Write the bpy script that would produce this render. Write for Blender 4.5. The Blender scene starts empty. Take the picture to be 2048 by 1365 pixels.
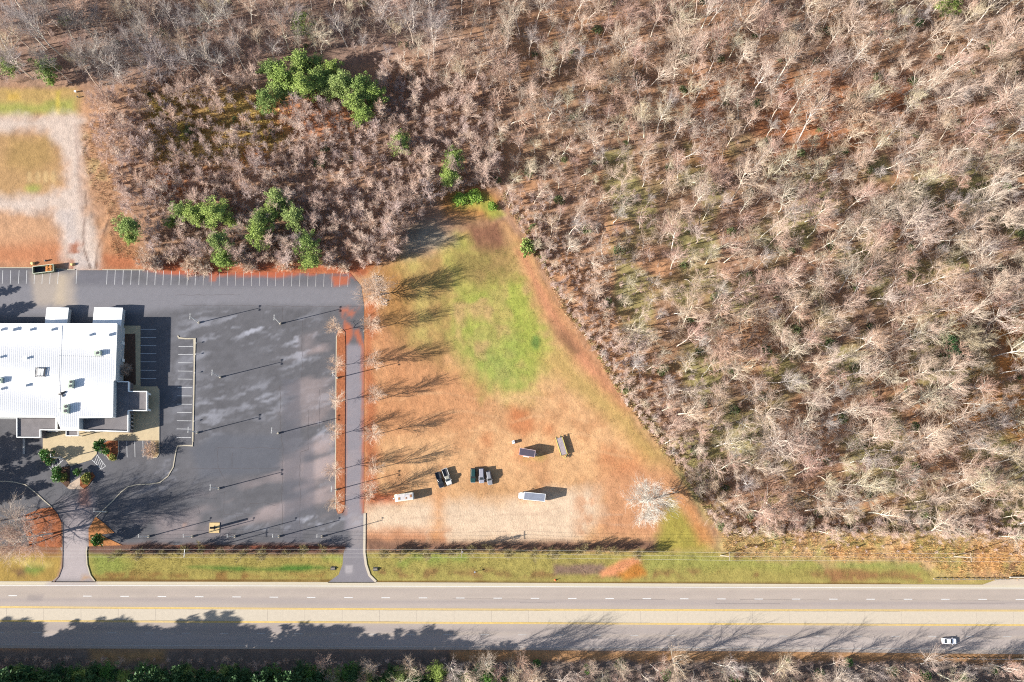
import bpy, bmesh, math, random
import numpy as np
from mathutils import Vector, Matrix, Euler

scene = bpy.context.scene
C = scene.collection
random.seed(7)
RNG = np.random.default_rng(11)

# ------------------------------------------------------------------ camera, sky, sun, exposure
CAM_H = 285.0
FPX = 1673.0                      # focal length in photo pixels (2048 wide)
_n = np.array([64.0, 357.5, FPX]); _n /= np.linalg.norm(_n)        # world up seen from the camera
_e = np.array([1.0, 0, 0]) - _n * _n[0]; _e /= np.linalg.norm(_e)
_nn = np.cross(_n, _e)
ROT = np.stack([_e, _nn, _n])
cam_d = bpy.data.cameras.new('camera')
cam = bpy.data.objects.new('camera', cam_d); C.objects.link(cam)
cam_d.sensor_width = 36.0; cam_d.lens = FPX / 2048.0 * 36.0
cam_d.clip_start = 1.0; cam_d.clip_end = 9000.0
cam.matrix_world = Matrix(((*ROT[0], 0.0), (*ROT[1], 0.0), (*ROT[2], CAM_H), (0, 0, 0, 1)))
scene.camera = cam

SUN_EL = math.radians(23.5)
SUN_BEAR = math.radians(15.0)     # shadows run 15 degrees north of east
world = bpy.data.worlds.new('World'); scene.world = world; world.use_nodes = True
wn = world.node_tree.nodes; wn.clear()
sky = wn.new('ShaderNodeTexSky'); sky.sky_type = 'NISHITA'; sky.sun_disc = False
sky.sun_elevation = SUN_EL; sky.sun_rotation = math.radians(255.0)
bg = wn.new('ShaderNodeBackground'); bg.inputs[1].default_value = 0.07
wo = wn.new('ShaderNodeOutputWorld')
world.node_tree.links.new(sky.outputs[0], bg.inputs[0]); world.node_tree.links.new(bg.outputs[0], wo.inputs[0])
sun_d = bpy.data.lights.new('sun', 'SUN'); sun_d.energy = 5.0; sun_d.angle = math.radians(0.5); sun_d.color = (1.0, 0.945, 0.86)
sun = bpy.data.objects.new('sun', sun_d); C.objects.link(sun)
sun.rotation_euler = Vector((math.cos(SUN_EL) * math.cos(SUN_BEAR), math.cos(SUN_EL) * math.sin(SUN_BEAR), -math.sin(SUN_EL))).to_track_quat('-Z', 'Y').to_euler()
sun.location = (-60, -30, 80)
vs = scene.view_settings
vs.view_transform = 'Standard'; vs.look = 'None'; vs.gamma = 1.0; vs.exposure = 1.50; vs.use_curve_mapping = False
scene.cycles.use_denoising = False; scene.cycles.filter_width = 1.1
scene.cycles.max_bounces = 6; scene.cycles.diffuse_bounces = 4; scene.cycles.glossy_bounces = 2
scene.cycles.transmission_bounces = 2; scene.cycles.caustics_reflective = False; scene.cycles.caustics_refractive = False

# ------------------------------------------------------------------ helpers
def U(px, py, z=0.0):
    """survey point: where a spot of the site lies on the ground (or at height z), in metres"""
    d = ROT @ np.array([px - 1024.0, -(py - 682.5), -FPX])
    t = (z - CAM_H) / d[2]
    return Vector((d[0] * t, d[1] * t, z))
def UU(pts, z=0.0): return [U(x, y, z) for x, y in pts]
def PX(v):
    c = ROT.T @ (np.array([v[0], v[1], v[2] - CAM_H]))
    return 1024 + FPX * c[0] / -c[2], 682.5 - FPX * c[1] / -c[2]
def lin(c): c = c / 255.0; return c / 12.92 if c <= 0.04045 else ((c + 0.055) / 1.055) ** 2.4
KLIT = 1.78
def A(r, g, b, sat=0.96):
    c = [lin(r) / KLIT, lin(g) / KLIT, lin(b) / KLIT]; y = 0.3 * c[0] + 0.59 * c[1] + 0.11 * c[2]
    return tuple(y + (v - y) * sat for v in c)      # sunlit look -> surface albedo

def W(r, g, b, k): return tuple(min(0.72, v * k) for v in A(r, g, b))      # pale weathered wood

def link(o, parent=None):
    C.objects.link(o)
    if parent is not None: o.parent = parent
    return o
def tag(o, label=None, cat=None, group=None, kind=None):
    if label: o['label'] = label
    if cat: o['category'] = cat
    if group: o['group'] = group
    if kind: o['kind'] = kind
    return o
def empty(name, loc, rz=0.0, label=None, cat=None, group=None):
    o = bpy.data.objects.new(name, None); C.objects.link(o); o.empty_display_size = 0.5
    o.location = loc; o.rotation_euler = (0, 0, rz)
    return tag(o, label, cat, group)
def copy_tree(o, parent=None):
    c = o.copy(); C.objects.link(c); c.parent = parent
    for ch in [k for k in o.children]: copy_tree(ch, c)
    return c

class MB:
    def __init__(s): s.v = []; s.f = []
    def add(s, vs_, fs):
        b = len(s.v); s.v += [tuple(p) for p in vs_]; s.f += [tuple(b + i for i in q) for q in fs]; return s
    def box(s, cx, cy, cz, sx, sy, sz, rz=0.0, taper=1.0):
        c, n = math.cos(rz), math.sin(rz); vv = []
        for k, (z, t) in enumerate(((cz - sz / 2, 1.0), (cz + sz / 2, taper))):
            for x, y in ((-1, -1), (1, -1), (1, 1), (-1, 1)):
                X, Y = x * sx / 2 * t, y * sy / 2 * t
                vv.append((cx + X * c - Y * n, cy + X * n + Y * c, z))
        return s.add(vv, [(3, 2, 1, 0), (4, 5, 6, 7), (0, 1, 5, 4), (1, 2, 6, 5), (2, 3, 7, 6), (3, 0, 4, 7)])
    def prism(s, pts, z0, z1):
        n = len(pts)
        ar = sum(pts[i][0] * pts[(i + 1) % n][1] - pts[(i + 1) % n][0] * pts[i][1] for i in range(n))
        if ar < 0: pts = pts[::-1]
        vv = [(p[0], p[1], z0) for p in pts] + [(p[0], p[1], z1) for p in pts]
        return s.add(vv, [tuple(range(n - 1, -1, -1)), tuple(range(n, 2 * n))] + [(i, (i + 1) % n, n + (i + 1) % n, n + i) for i in range(n)])
    def tube(s, p, q, r0, r1=None, k=8, cap=True):
        r1 = r0 if r1 is None else r1
        p, q = Vector(p), Vector(q); d = (q - p).normalized()
        a = d.orthogonal().normalized(); b = d.cross(a); vv = []
        for o, r in ((p, r0), (q, r1)):
            for i in range(k):
                t = 2 * math.pi * i / k; vv.append(o + a * math.cos(t) * r + b * math.sin(t) * r)
        fs = [(i, (i + 1) % k, k + (i + 1) % k, k + i) for i in range(k)]
        if cap: fs += [tuple(range(k - 1, -1, -1)), tuple(range(k, 2 * k))]
        return s.add(vv, fs)
    def loft(s, secs, closed_ends=True):
        m = len(secs[0]); b = len(s.v)
        for sec in secs: s.v += [tuple(p) for p in sec]
        for j in range(len(secs) - 1):
            for i in range(m):
                a0, a1 = b + j * m + i, b + j * m + (i + 1) % m
                s.f.append((a0, a1, a1 + m, a0 + m))
        if closed_ends:
            s.f.append(tuple(b + i for i in range(m - 1, -1, -1))); s.f.append(tuple(b + (len(secs) - 1) * m + i for i in range(m)))
        return s
    def strip(s, pts, w, z0, z1=None):
        """band of width w along a polyline; flat sheet if z1 is None, else a solid kerb"""
        pts = [Vector((p[0], p[1])) for p in pts]; L, R_ = [], []
        for i, p in enumerate(pts):
            a = pts[max(0, i - 1)]; b = pts[min(len(pts) - 1, i + 1)]
            d = (b - a).normalized(); n = Vector((-d.y, d.x)) * w / 2
            if 0 < i < len(pts) - 1:
                d0 = (p - a).normalized(); cs = max(0.5, abs(d0.dot(d))); n /= cs
            L.append(p + n); R_.append(p - n)
        n = len(pts)
        if z1 is None:
            return s.add([(p.x, p.y, z0) for p in R_] + [(p.x, p.y, z0) for p in L], [(i, i + 1, n + i + 1, n + i) for i in range(n - 1)])
        vv = [(p.x, p.y, z) for z in (z0, z1) for p in R_ + L]; fs = []
        for i in range(n - 1):
            fs += [(2 * n + i, 2 * n + i + 1, 3 * n + i + 1, 3 * n + i), (i, i + 1, 2 * n + i + 1, 2 * n + i), (n + i + 1, n + i, 3 * n + i, 3 * n + i + 1)]
        fs += [(n, 0, 2 * n, 3 * n), (n - 1, 2 * n - 1, 4 * n - 1, 3 * n - 1)]
        return s.add(vv, fs)
    def build(s, name, m, parent=None, smooth=False, bevel=0.0):
        me = bpy.data.meshes.new(name); me.from_pydata(s.v, [], s.f); me.update()
        if m is not None: me.materials.append(m)
        if smooth: me.polygons.foreach_set('use_smooth', [True] * len(me.polygons))
        o = bpy.data.objects.new(name, me); link(o, parent)
        if bevel:
            bv = o.modifiers.new('bevel', 'BEVEL'); bv.width = bevel; bv.segments = 2; bv.limit_method = 'ANGLE'
        return o

# ------------------------------------------------------------------ materials
MATS = {}
def mat(name, col, rough=0.7, metal=0.0, noise=0.0, nscale=1.5, bump=0.0, spec=0.5, coat=0.0, attr=False, rand=None):
    if name in MATS: return MATS[name]
    m = bpy.data.materials.new(name); m.use_nodes = True; MATS[name] = m
    nt = m.node_tree; N = nt.nodes; Lk = nt.links; p = N['Principled BSDF']
    p.inputs['Roughness'].default_value = rough; p.inputs['Metallic'].default_value = metal
    p.inputs['Specular IOR Level'].default_value = spec; p.inputs['Coat Weight'].default_value = coat
    src = None
    if attr:
        a = N.new('ShaderNodeAttribute'); a.attribute_name = 'Col'; src = a.outputs['Color']
    elif rand:
        oi = N.new('ShaderNodeObjectInfo'); r = N.new('ShaderNodeValToRGB'); r.color_ramp.interpolation = 'LINEAR'
        while len(r.color_ramp.elements) < len(rand): r.color_ramp.elements.new(0.5)
        for i, cc in enumerate(rand):
            r.color_ramp.elements[i].position = i / (len(rand) - 1); r.color_ramp.elements[i].color = (*cc, 1)
        Lk.new(oi.outputs['Random'], r.inputs[0]); src = r.outputs[0]
    else:
        rgb = N.new('ShaderNodeRGB'); rgb.outputs[0].default_value = (*col, 1); src = rgb.outputs[0]
    if noise:
        geo = N.new('ShaderNodeNewGeometry')
        no = N.new('ShaderNodeTexNoise'); no.inputs['Scale'].default_value = nscale; no.inputs['Detail'].default_value = 6; no.inputs['Roughness'].default_value = 0.65
        Lk.new(geo.outputs['Position'], no.inputs['Vector'])
        mr = N.new('ShaderNodeMapRange'); mr.inputs[1].default_value = 0.25; mr.inputs[2].default_value = 0.75
        mr.inputs[3].default_value = 1 - noise; mr.inputs[4].default_value = 1 + noise; Lk.new(no.outputs['Fac'], mr.inputs[0])
        mx = N.new('ShaderNodeMix'); mx.data_type = 'RGBA'; mx.blend_type = 'MULTIPLY'; mx.inputs[0].default_value = 1.0
        Lk.new(src, mx.inputs[6]); Lk.new(mr.outputs[0], mx.inputs[7]); src = mx.outputs[2]
        if bump:
            bp = N.new('ShaderNodeBump'); bp.inputs['Strength'].default_value = bump; bp.inputs['Distance'].default_value = 0.15
            Lk.new(no.outputs['Fac'], bp.inputs['Height']); Lk.new(bp.outputs[0], p.inputs['Normal'])
    Lk.new(src, p.inputs['Base Color'])
    return m

M_GROUND = mat('soil_and_grass', None, 0.95, noise=0.19, nscale=1.8, bump=0.75, spec=0.15, attr=True)
M_LOT = mat('worn_asphalt', None, 0.85, noise=0.10, nscale=2.2, bump=0.1, spec=0.25, attr=True)
M_ROAD = mat('grey_road', None, 0.85, noise=0.06, nscale=2.0, spec=0.25, attr=True)
M_CONC = mat('pale_concrete', A(217, 203, 182), 0.85, noise=0.07, nscale=1.0)
M_KERB = mat('kerb_concrete', A(208, 196, 172), 0.85, noise=0.12, nscale=2.0)
M_WALK = mat('tan_concrete', A(214, 192, 152), 0.85, noise=0.12, nscale=0.8)
M_GREYWALK = mat('grey_concrete', A(170, 172, 172), 0.85, noise=0.10, nscale=0.8)
M_WHITEP = mat('white_paint', A(242, 242, 242), 0.7, noise=0.18, nscale=2.5)
M_FADEP = mat('faded_white_paint', A(205, 202, 200), 0.8, noise=0.22, nscale=3)
M_YELP = mat('yellow_paint', A(244, 206, 100), 0.7, noise=0.22, nscale=1.2)
M_MULCH = mat('mulch', A(176, 108, 72), 0.95, noise=0.4, nscale=1.6, bump=0.6, spec=0.1)
M_DMULCH = mat('dark_mulch', A(112, 86, 72), 0.95, noise=0.4, nscale=1.6, bump=0.6, spec=0.1)
M_ROOF = mat('white_metal_roof', (0.70, 0.695, 0.69), 0.6, noise=0.10, nscale=0.22)
M_RIB = mat('roof_rib_metal', (0.42, 0.42, 0.46), 0.6)  # darker than the roof, so the colour deepens the seams' shadow lines
M_WALL = mat('grey_panel_wall', (0.42, 0.44, 0.45), 0.7, noise=0.08, nscale=0.7)
M_TRIM = mat('white_trim', (0.8, 0.8, 0.78), 0.6)
M_MEMB = mat('roof_membrane', A(132, 126, 128), 0.9, noise=0.2, nscale=0.5)
M_STEEL = mat('painted_pole', (0.66, 0.65, 0.62), 0.5, 0.0)
M_LAMP = mat('lamp_housing', (0.22, 0.22, 0.22), 0.6)
M_GALV = mat('galvanised_steel', (0.5, 0.5, 0.5), 0.45, 0.7)
M_DARK = mat('dark_metal', (0.035, 0.035, 0.04), 0.6)
M_WOODP = mat('weathered_wood', (0.30, 0.25, 0.20), 0.9, noise=0.2, nscale=4)
M_WIRE = mat('wire', (0.5, 0.47, 0.44), 0.6)
M_GLASS = mat('dark_glass', (0.02, 0.025, 0.03), 0.08, spec=0.8)
M_TYRE = mat('tyre_rubber', (0.025, 0.025, 0.025), 0.9)
M_RIM = mat('wheel_rim', (0.45, 0.45, 0.46), 0.35, 0.8)
M_HVAC = mat('hvac_green_grey', (0.36, 0.42, 0.34), 0.6, noise=0.1)
BARK = [W(244, 226, 204, 1.15), W(246, 236, 222, 1.15), W(222, 200, 188, 1.15), W(240, 226, 206, 1.15), W(226, 216, 210, 1.15), W(240, 236, 214, 1.15), W(226, 200, 184, 1.15), W(250, 244, 232, 1.15)]
BARK_OLD = [A(196, 178, 166), A(222, 208, 192), A(178, 152, 142), A(206, 192, 172), A(186, 176, 172), A(210, 204, 180), A(190, 158, 144), A(228, 218, 206)]
M_BARK = mat('bare_bark', None, 0.9, rand=BARK, spec=0.1)
M_TWIG = mat('bare_twigs', None, 0.9, rand=[W(230, 196, 180, 1.08), W(238, 214, 192, 1.08), W(220, 180, 166, 1.08), W(232, 206, 178, 1.08), W(222, 200, 190, 1.08), W(230, 218, 184, 1.08), W(226, 184, 162, 1.08), W(242, 226, 206, 1.08)], spec=0.1)
M_TANTWIG = mat('tan_twigs', None, 0.9, rand=[W(250, 222, 198, 1.05), W(240, 208, 184, 1.05), W(252, 228, 206, 1.05), W(244, 212, 184, 1.05)], spec=0.1)
M_DARKTWIG = mat('scrub_twigs', None, 0.9, rand=[W(218, 190, 174, 1.3), W(204, 178, 166, 1.3), W(230, 206, 188, 1.3), W(214, 192, 186, 1.3), W(224, 190, 166, 1.3)], spec=0.1)
M_GREYTWIG = mat('grey_twigs', None, 0.9, rand=[A(206, 192, 188), A(192, 176, 172), A(216, 206, 196), A(198, 184, 184)], spec=0.1)
M_PALE = mat('pale_bark', W(234, 226, 214, 1.2), 0.9, spec=0.1)
M_PINE = mat('pine_needles', None, 0.7, rand=[(0.20, 0.28, 0.06), (0.26, 0.33, 0.08), (0.16, 0.23, 0.06), (0.23, 0.29, 0.09)], spec=0.3)
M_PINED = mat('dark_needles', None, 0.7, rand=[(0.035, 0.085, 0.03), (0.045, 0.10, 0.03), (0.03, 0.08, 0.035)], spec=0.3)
M_LIME = mat('lime_leaves', None, 0.7, rand=[(0.14, 0.25, 0.03), (0.17, 0.27, 0.04)], spec=0.3)
M_SHRUB = mat('glossy_leaves', None, 0.45, rand=[(0.07, 0.17, 0.03), (0.06, 0.14, 0.03), (0.09, 0.2, 0.03)], spec=0.4)
M_OLIVE = mat('olive_leaves', None, 0.7, rand=[(0.20, 0.21, 0.05), (0.24, 0.23, 0.06)], spec=0.2)
M_DULLG = mat('dull_green_leaves', None, 0.8, rand=[(0.10, 0.13, 0.05), (0.14, 0.17, 0.07), (0.08, 0.12, 0.05), (0.17, 0.18, 0.08)], spec=0.2)
M_PBARK = mat('pine_bark', A(150, 118, 100), 0.95, noise=0.2, nscale=3)
M_STRAW = mat('dry_grass_straw', None, 0.95, spec=0.1, attr=True)
M_ROCK = mat('pale_rock', A(214, 206, 200), 0.9, noise=0.2, nscale=3)

# ------------------------------------------------------------------ numpy noise and colour fields
def vnoise(P, scale, seed):
    q = P / scale + 1000.0; i = np.floor(q).astype(np.int64); fr = q - i; fr = fr * fr * (3 - 2 * fr)
    def h(ix, iy):
        n = (ix * 374761393 + iy * 668265263 + seed * 1442695041) & 0x7fffffff
        n = ((n ^ (n >> 13)) * 1274126177) & 0x7fffffff
        return ((n ^ (n >> 16)) & 0xffff) / 65535.0
    a = h(i[:, 0], i[:, 1]); b = h(i[:, 0] + 1, i[:, 1]); c = h(i[:, 0], i[:, 1] + 1); d = h(i[:, 0] + 1, i[:, 1] + 1)
    return (a * (1 - fr[:, 0]) + b * fr[:, 0]) * (1 - fr[:, 1]) + (c * (1 - fr[:, 0]) + d * fr[:, 0]) * fr[:, 1]
def fbm(P, scale, seed, oct=3):
    t = 0; a = 1; s = 0
    for k in range(oct): t = t + a * vnoise(P, scale / 2 ** k, seed + k * 17); s += a; a *= 0.55
    return t / s * 2 - 1
class Field:
    """surface colour of the place, layer on layer (soil, grass, gravel, stains, some painted shade), all in metres"""
    def __init__(s, P, base):
        s.P = P; s.c = np.tile(np.array(base), (len(P), 1)); s.rough = np.zeros(len(P))
        s.w1 = fbm(P, 9.0, 3); s.w2 = fbm(P, 3.0, 5); s.n4 = fbm(P, 1.2, 9, 2)
    def dist(s, pts, idx, closed=True):
        P = s.P[idx]; n = len(pts); d = np.full(len(P), 1e9); ins = np.zeros(len(P), bool)
        for i in range(n if closed else n - 1):
            a = np.array(pts[i][:2]); b = np.array(pts[(i + 1) % n][:2]); e = b - a
            t = np.clip(((P - a) @ e) / max(1e-9, e @ e), 0, 1)
            d = np.minimum(d, np.hypot(*(P - a - t[:, None] * e).T))
            if closed:
                cond = ((a[1] > P[:, 1]) != (b[1] > P[:, 1]))
                xi = a[0] + (P[:, 1] - a[1]) * (b[0] - a[0]) / (b[1] - a[1] if abs(b[1] - a[1]) > 1e-9 else 1e-9)
                ins ^= cond & (P[:, 0] < xi)
        return np.where(ins, -d, d) if closed else d
    def lay(s, pts, rgb, feather=1.5, warp=2.0, alpha=1.0, patch=None, line=None, rough=None, world=False):
        w = [p[:2] for p in pts] if world else [(U(*p).x, U(*p).y) for p in pts]
        wa = np.array(w); m = feather + abs(warp) * 1.3 + (line or 0) + 1
        idx = np.where((s.P[:, 0] > wa[:, 0].min() - m) & (s.P[:, 0] < wa[:, 0].max() + m) & (s.P[:, 1] > wa[:, 1].min() - m) & (s.P[:, 1] < wa[:, 1].max() + m))[0]
        if not len(idx): return
        if line is not None: d = s.dist(w, idx, False) - line
        else: d = s.dist(w, idx)
        d = d + warp * (0.55 * s.w1[idx] + 0.45 * s.w2[idx])
        k = np.clip(0.5 - d / (2 * feather), 0, 1); k = k * k * (3 - 2 * k) * alpha
        if patch is not None:      # (scale, seed, threshold, softness): only in patches
            q = fbm(s.P[idx], patch[0], patch[1]); k = k * np.clip((q - patch[2]) / patch[3] + 0.5, 0, 1)
        s.c[idx] = s.c[idx] * (1 - k[:, None]) + np.array(rgb) * k[:, None]
        if rough is not None: s.rough[idx] = s.rough[idx] * (1 - k) + rough * k
    def blob(s, x, y, r, rgb, feather=None, alpha=1.0, warp=None, ry=None, **kw):
        ry = ry or r
        s.lay([(x + r * math.cos(t), y + ry * math.sin(t)) for t in np.linspace(0, 2 * math.pi, 13)[:-1]], rgb, feather or r / 10, warp if warp is not None else r / 8, alpha, **kw)
def set_col(me, c):
    a = me.color_attributes.new('Col', 'FLOAT_COLOR', 'POINT')
    a.data.foreach_set('color', np.concatenate([np.clip(c, 0.005, 0.9), np.ones((len(c), 1))], 1).astype(np.float32).ravel())

# ------------------------------------------------------------------ ground
LOT = [(-170, 536), (60, 537), (150, 541), (205, 541), (290, 541), (360, 543), (480, 546), (560, 545), (640, 548), (700, 546), (722, 572), (728, 612), (728, 1028), (727, 1105), (731, 1130), (738, 1150), (752, 1166), (655, 1166), (677, 1150), (685, 1130), (687, 1108), (691, 1094), (600, 1092), (245, 1090), (178, 1092), (174, 1105), (175, 1130), (181, 1150), (192, 1165), (102, 1165), (116, 1153), (123, 1135), (124, 1105), (120, 1093), (-170, 1093)]
RX = [-700, 0, 780, 1500, 2048, 2800]
def rc(vals): return [(x, v) for x, v in zip(RX, [vals[0] - (vals[1] - vals[0]) * 0.6] + list(vals) + [vals[-1] + 2])]
R_TOP = rc((1163, 1165, 1168, 1170)); R_WL = rc((1171, 1172.8, 1175.3, 1176.6)); R_D1 = rc((1191.7, 1196, 1198.5, 1199.2))
R_Y1 = rc((1214.6, 1219, 1220.8, 1221.6)); R_Y2 = rc((1242.3, 1245.5, 1248.9, 1250.8)); R_D2 = rc((1265, 1268.8, 1272.4, 1273.6))
R_W2 = rc((1290, 1293.5, 1296, 1299)); R_BOT = rc((1297, 1299.5, 1303, 1309))
def axis(a, b, st): return np.concatenate([[a - 5000, a - 900, a - 250, a - 80, a - 25], np.arange(a, b, st), [b + 25, b + 80, b + 250, b + 900, b + 5000]])
gx = axis(-192, 222, 0.55); gy = axis(-66, 208, 0.55)
GX, GY = np.meshgrid(gx, gy); P = np.stack([GX.ravel(), GY.ravel()], 1)
F = Field(P, A(180, 140, 112)); F.rough[:] = 1.0
BIG = [(-600, -500), (2700, -500), (2700, 1900), (-600, 1900)]
F.lay(BIG, A(164, 132, 102), patch=(24, 21, 0.10, 0.5), alpha=0.7)
F.lay(BIG, A(206, 154, 112), patch=(17, 31, 0.15, 0.4), alpha=0.75)
F.lay([(-80, -80), (900, -80), (900, 110), (500, 165), (-80, 168)], A(162, 134, 120), feather=6, alpha=0.85)
F.lay([(215, 190), (300, 165), (770, 140), (985, 185), (990, 380), (880, 392), (790, 515), (310, 512), (225, 340)], A(184, 146, 120), feather=6, alpha=0.85)
F.lay([(1200, 300), (2300, 200), (2300, 1120), (1420, 1120), (1250, 800)], A(164, 160, 100), patch=(13, 41, 0.12, 0.35), alpha=0.75)
F.lay([(1880, 560), (2300, 560), (2300, 900), (1900, 900)], A(196, 136, 78), feather=5, patch=(12, 44, -0.1, 0.4))
F.lay([(1400, 150), (1900, 150), (1700, 330), (1350, 330)], A(186, 124, 84), feather=8, patch=(12, 45, -0.1, 0.5))
# --- track and lawns on the left
F.lay([(-120, 175), (150, 176), (168, 190), (162, 230), (-120, 234)], A(190, 158, 98), rough=0.4)
F.lay([(-120, 206), (80, 204), (150, 196), (152, 228), (-120, 232)], A(164, 166, 84), feather=2, rough=0.4, alpha=0.9)
F.lay([(15, 185), (40, 185), (40, 200), (15, 200)], A(214, 176, 80), feather=1.5, alpha=0.8)
F.lay([(112, 182), (119, 182), (119, 228), (112, 228)], A(214, 190, 80), feather=0.8, warp=0.5, alpha=0.8)
F.lay([(-120, 262), (95, 266), (124, 300), (128, 372), (92, 392), (-120, 394)], A(192, 152, 104), feather=3, rough=0.4)
F.lay([(20, 280), (95, 275), (110, 320), (60, 345), (10, 330)], A(172, 140, 84), feather=3, alpha=0.7)
F.blob(65, 378, 14, A(172, 172, 88), ry=7)
for x in (58, 75, 91, 106): F.blob(x, 354, 4.5, A(216, 184, 130), ry=11, warp=0.6, feather=0.8, alpha=.7)
F.lay([(-120, 425), (105, 430), (128, 478), (160, 535), (-120, 536)], A(208, 160, 122), feather=3, warp=3, rough=0.4)
F.lay([(-120, 490), (120, 480), (160, 535), (-120, 538)], A(196, 120, 78), feather=4, alpha=0.7)
F.lay([(160, 180), (215, 240), (240, 400), (265, 470), (300, 538), (200, 540), (214, 430), (180, 395), (160, 300)], A(196, 150, 114), feather=4, warp=4, rough=0.6)
F.lay([(160, 240), (200, 300), (225, 420), (205, 430), (180, 380)], A(206, 178, 126), feather=2, patch=(5, 51, 0.1, 0.3), alpha=0.8)
F.lay([(-120, 234), (60, 232), (150, 230), (166, 240), (166, 300), (176, 420), (200, 460), (210, 541), (140, 541), (118, 470), (104, 428), (-120, 424), (-120, 394), (92, 392), (130, 372), (126, 300), (100, 264), (-120, 260)], A(216, 196, 182, 1.0), feather=3.2, warp=4, rough=0.3)
F.lay([(150, 250), (162, 400), (170, 470), (160, 520)], A(186, 160, 148), line=0.5, feather=0.6, warp=0.6, alpha=0.5)
F.lay([(110, 420), (150, 420), (160, 500), (200, 536), (160, 541), (130, 470)], A(196, 186, 184), feather=2, alpha=0.5)
F.lay([(170, 380), (172, 420), (166, 470), (168, 500), (180, 536)], A(104, 78, 66), line=0.3, feather=0.4, warp=0.7, alpha=0.9)
F.lay([(216, 440), (206, 470), (194, 500), (192, 536)], A(110, 82, 68), line=0.3, feather=0.4, warp=0.8, alpha=0.9)
F.lay([(142, 480), (165, 490), (170, 540), (140, 540)], A(178, 110, 78), feather=2, patch=(3, 52, 0, 0.4), alpha=0.9)
# --- scrub clearing
F.lay([(280, 176), (560, 186), (600, 260), (520, 322), (320, 340), (285, 260)], A(186, 150, 92), feather=4, warp=4, rough=1.0)
F.lay([(290, 190), (340, 190), (350, 230), (310, 230)], A(196, 180, 88), feather=2.5, alpha=0.8, patch=(4, 61, -0.1, 0.4))
F.lay([(345, 245), (400, 255), (400, 285), (350, 285)], A(196, 182, 84), feather=2.5, alpha=0.8, patch=(4, 62, -0.1, 0.4))
F.lay([(450, 205), (560, 215), (600, 260), (520, 300), (480, 280)], A(196, 166, 88), feather=4, alpha=0.8, patch=(4, 63, -0.1, 0.4))
F.lay([(300, 330), (430, 335), (430, 400), (300, 392)], A(176, 110, 64), feather=4, patch=(5, 64, -0.15, 0.4))
F.lay([(470, 290), (530, 295), (530, 330), (470, 325)], A(200, 128, 72), feather=3, patch=(5, 65, -0.1, 0.4))
F.lay([(540, 200), (700, 205), (725, 255), (640, 280), (545, 260)], A(216, 148, 106), feather=4, warp=3)
F.lay([(870, 380), (960, 370), (1000, 400), (985, 440), (890, 430)], A(186, 132, 76), feather=3)
F.lay([(905, 390), (965, 385), (1010, 430), (985, 440), (960, 410), (910, 412)], A(170, 178, 74), feather=2, alpha=0.8)
# --- red soil above the stalls
F.lay([(200, 470), (262, 470), (300, 538), (205, 541)], A(196, 140, 100), feather=3, warp=3)
F.lay([(210, 515), (290, 515), (300, 541), (205, 541)], A(190, 114, 76), feather=2.5, warp=3, alpha=0.85)
F.lay([(285, 520), (450, 528), (745, 528), (750, 552), (285, 548)], A(188, 108, 72), feather=2, warp=3)
# --- the open field
FIELD = [(722, 560), (755, 540), (800, 515), (850, 505), (930, 465), (1010, 440), (1062, 505), (1112, 610), (1168, 692), (1228, 792), (1292, 880), (1372, 970), (1432, 1090), (1445, 1114), (722, 1114)]
F.lay(FIELD, A(216, 167, 118), feather=1.6, warp=2.2, rough=0.45)
F.lay([(900, 780), (1180, 740), (1300, 900), (1200, 960), (1000, 980), (800, 970), (760, 880)], A(230, 179, 128), feather=10, warp=6, alpha=0.85)
F.lay(FIELD, A(196, 140, 96), feather=1, patch=(7, 71, 0.15, 0.4), alpha=0.6)
F.lay([(740, 610), (900, 600), (900, 720), (1000, 760), (940, 860), (740, 880)], A(208, 146, 100), feather=6, warp=4, alpha=0.8)
F.lay([(755, 545), (850, 505), (900, 500), (915, 600), (905, 700), (880, 740), (800, 690), (770, 640)], A(172, 132, 84), feather=4, warp=3, rough=0.7)
F.lay([(752, 545), (800, 525), (830, 600), (800, 660), (765, 620)], A(184, 134, 76), feather=5, warp=5, alpha=0.7)
for x, y, r, q in ((826, 532, 22, 18), (838, 605, 16, 24), (842, 665, 22, 18), (905, 505, 26, 22)): F.blob(x, y, r, A(206, 190, 108), ry=q, alpha=0.7, feather=4.5, warp=5)
F.lay([(880, 505), (950, 470), (1000, 490), (1040, 510), (1070, 590), (1105, 700), (1095, 740), (1045, 790), (985, 775), (915, 735), (890, 620)], A(190, 168, 96), feather=9, warp=6, rough=0.6, alpha=0.9)
F.lay([(915, 560), (1005, 560), (1050, 640), (1070, 740), (1010, 785), (940, 740), (910, 660)], A(172, 174, 88), feather=8, warp=7, alpha=0.7, patch=(10, 171, -0.3, 0.6))
F.lay([(900, 480), (960, 470), (1060, 560), (1100, 700), (1060, 770), (960, 760), (915, 640)], A(166, 178, 74), feather=6, warp=6, alpha=0.8, patch=(7, 173, 0.05, 0.35))
F.lay([(890, 500), (960, 470), (1010, 500), (1000, 570), (930, 600), (900, 560)], A(188, 176, 92), feather=6, warp=5, alpha=0.6, patch=(6, 177, -0.15, 0.5))
F.lay([(1030, 565), (1052, 575), (1088, 685), (1068, 710), (1035, 640)], A(172, 180, 76), feather=6, warp=5, alpha=0.6)
F.lay([(950, 705), (1025, 695), (1040, 760), (985, 765)], A(160, 174, 88), feather=6, warp=6, alpha=0.65)
F.blob(1072, 684, 9, A(112, 140, 66), ry=14, alpha=0.9)
F.lay([(905, 590), (1090, 560), (1100, 720), (900, 720)], A(204, 164, 114), feather=2, patch=(8, 73, 0.18, 0.35), alpha=0.75)
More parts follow.
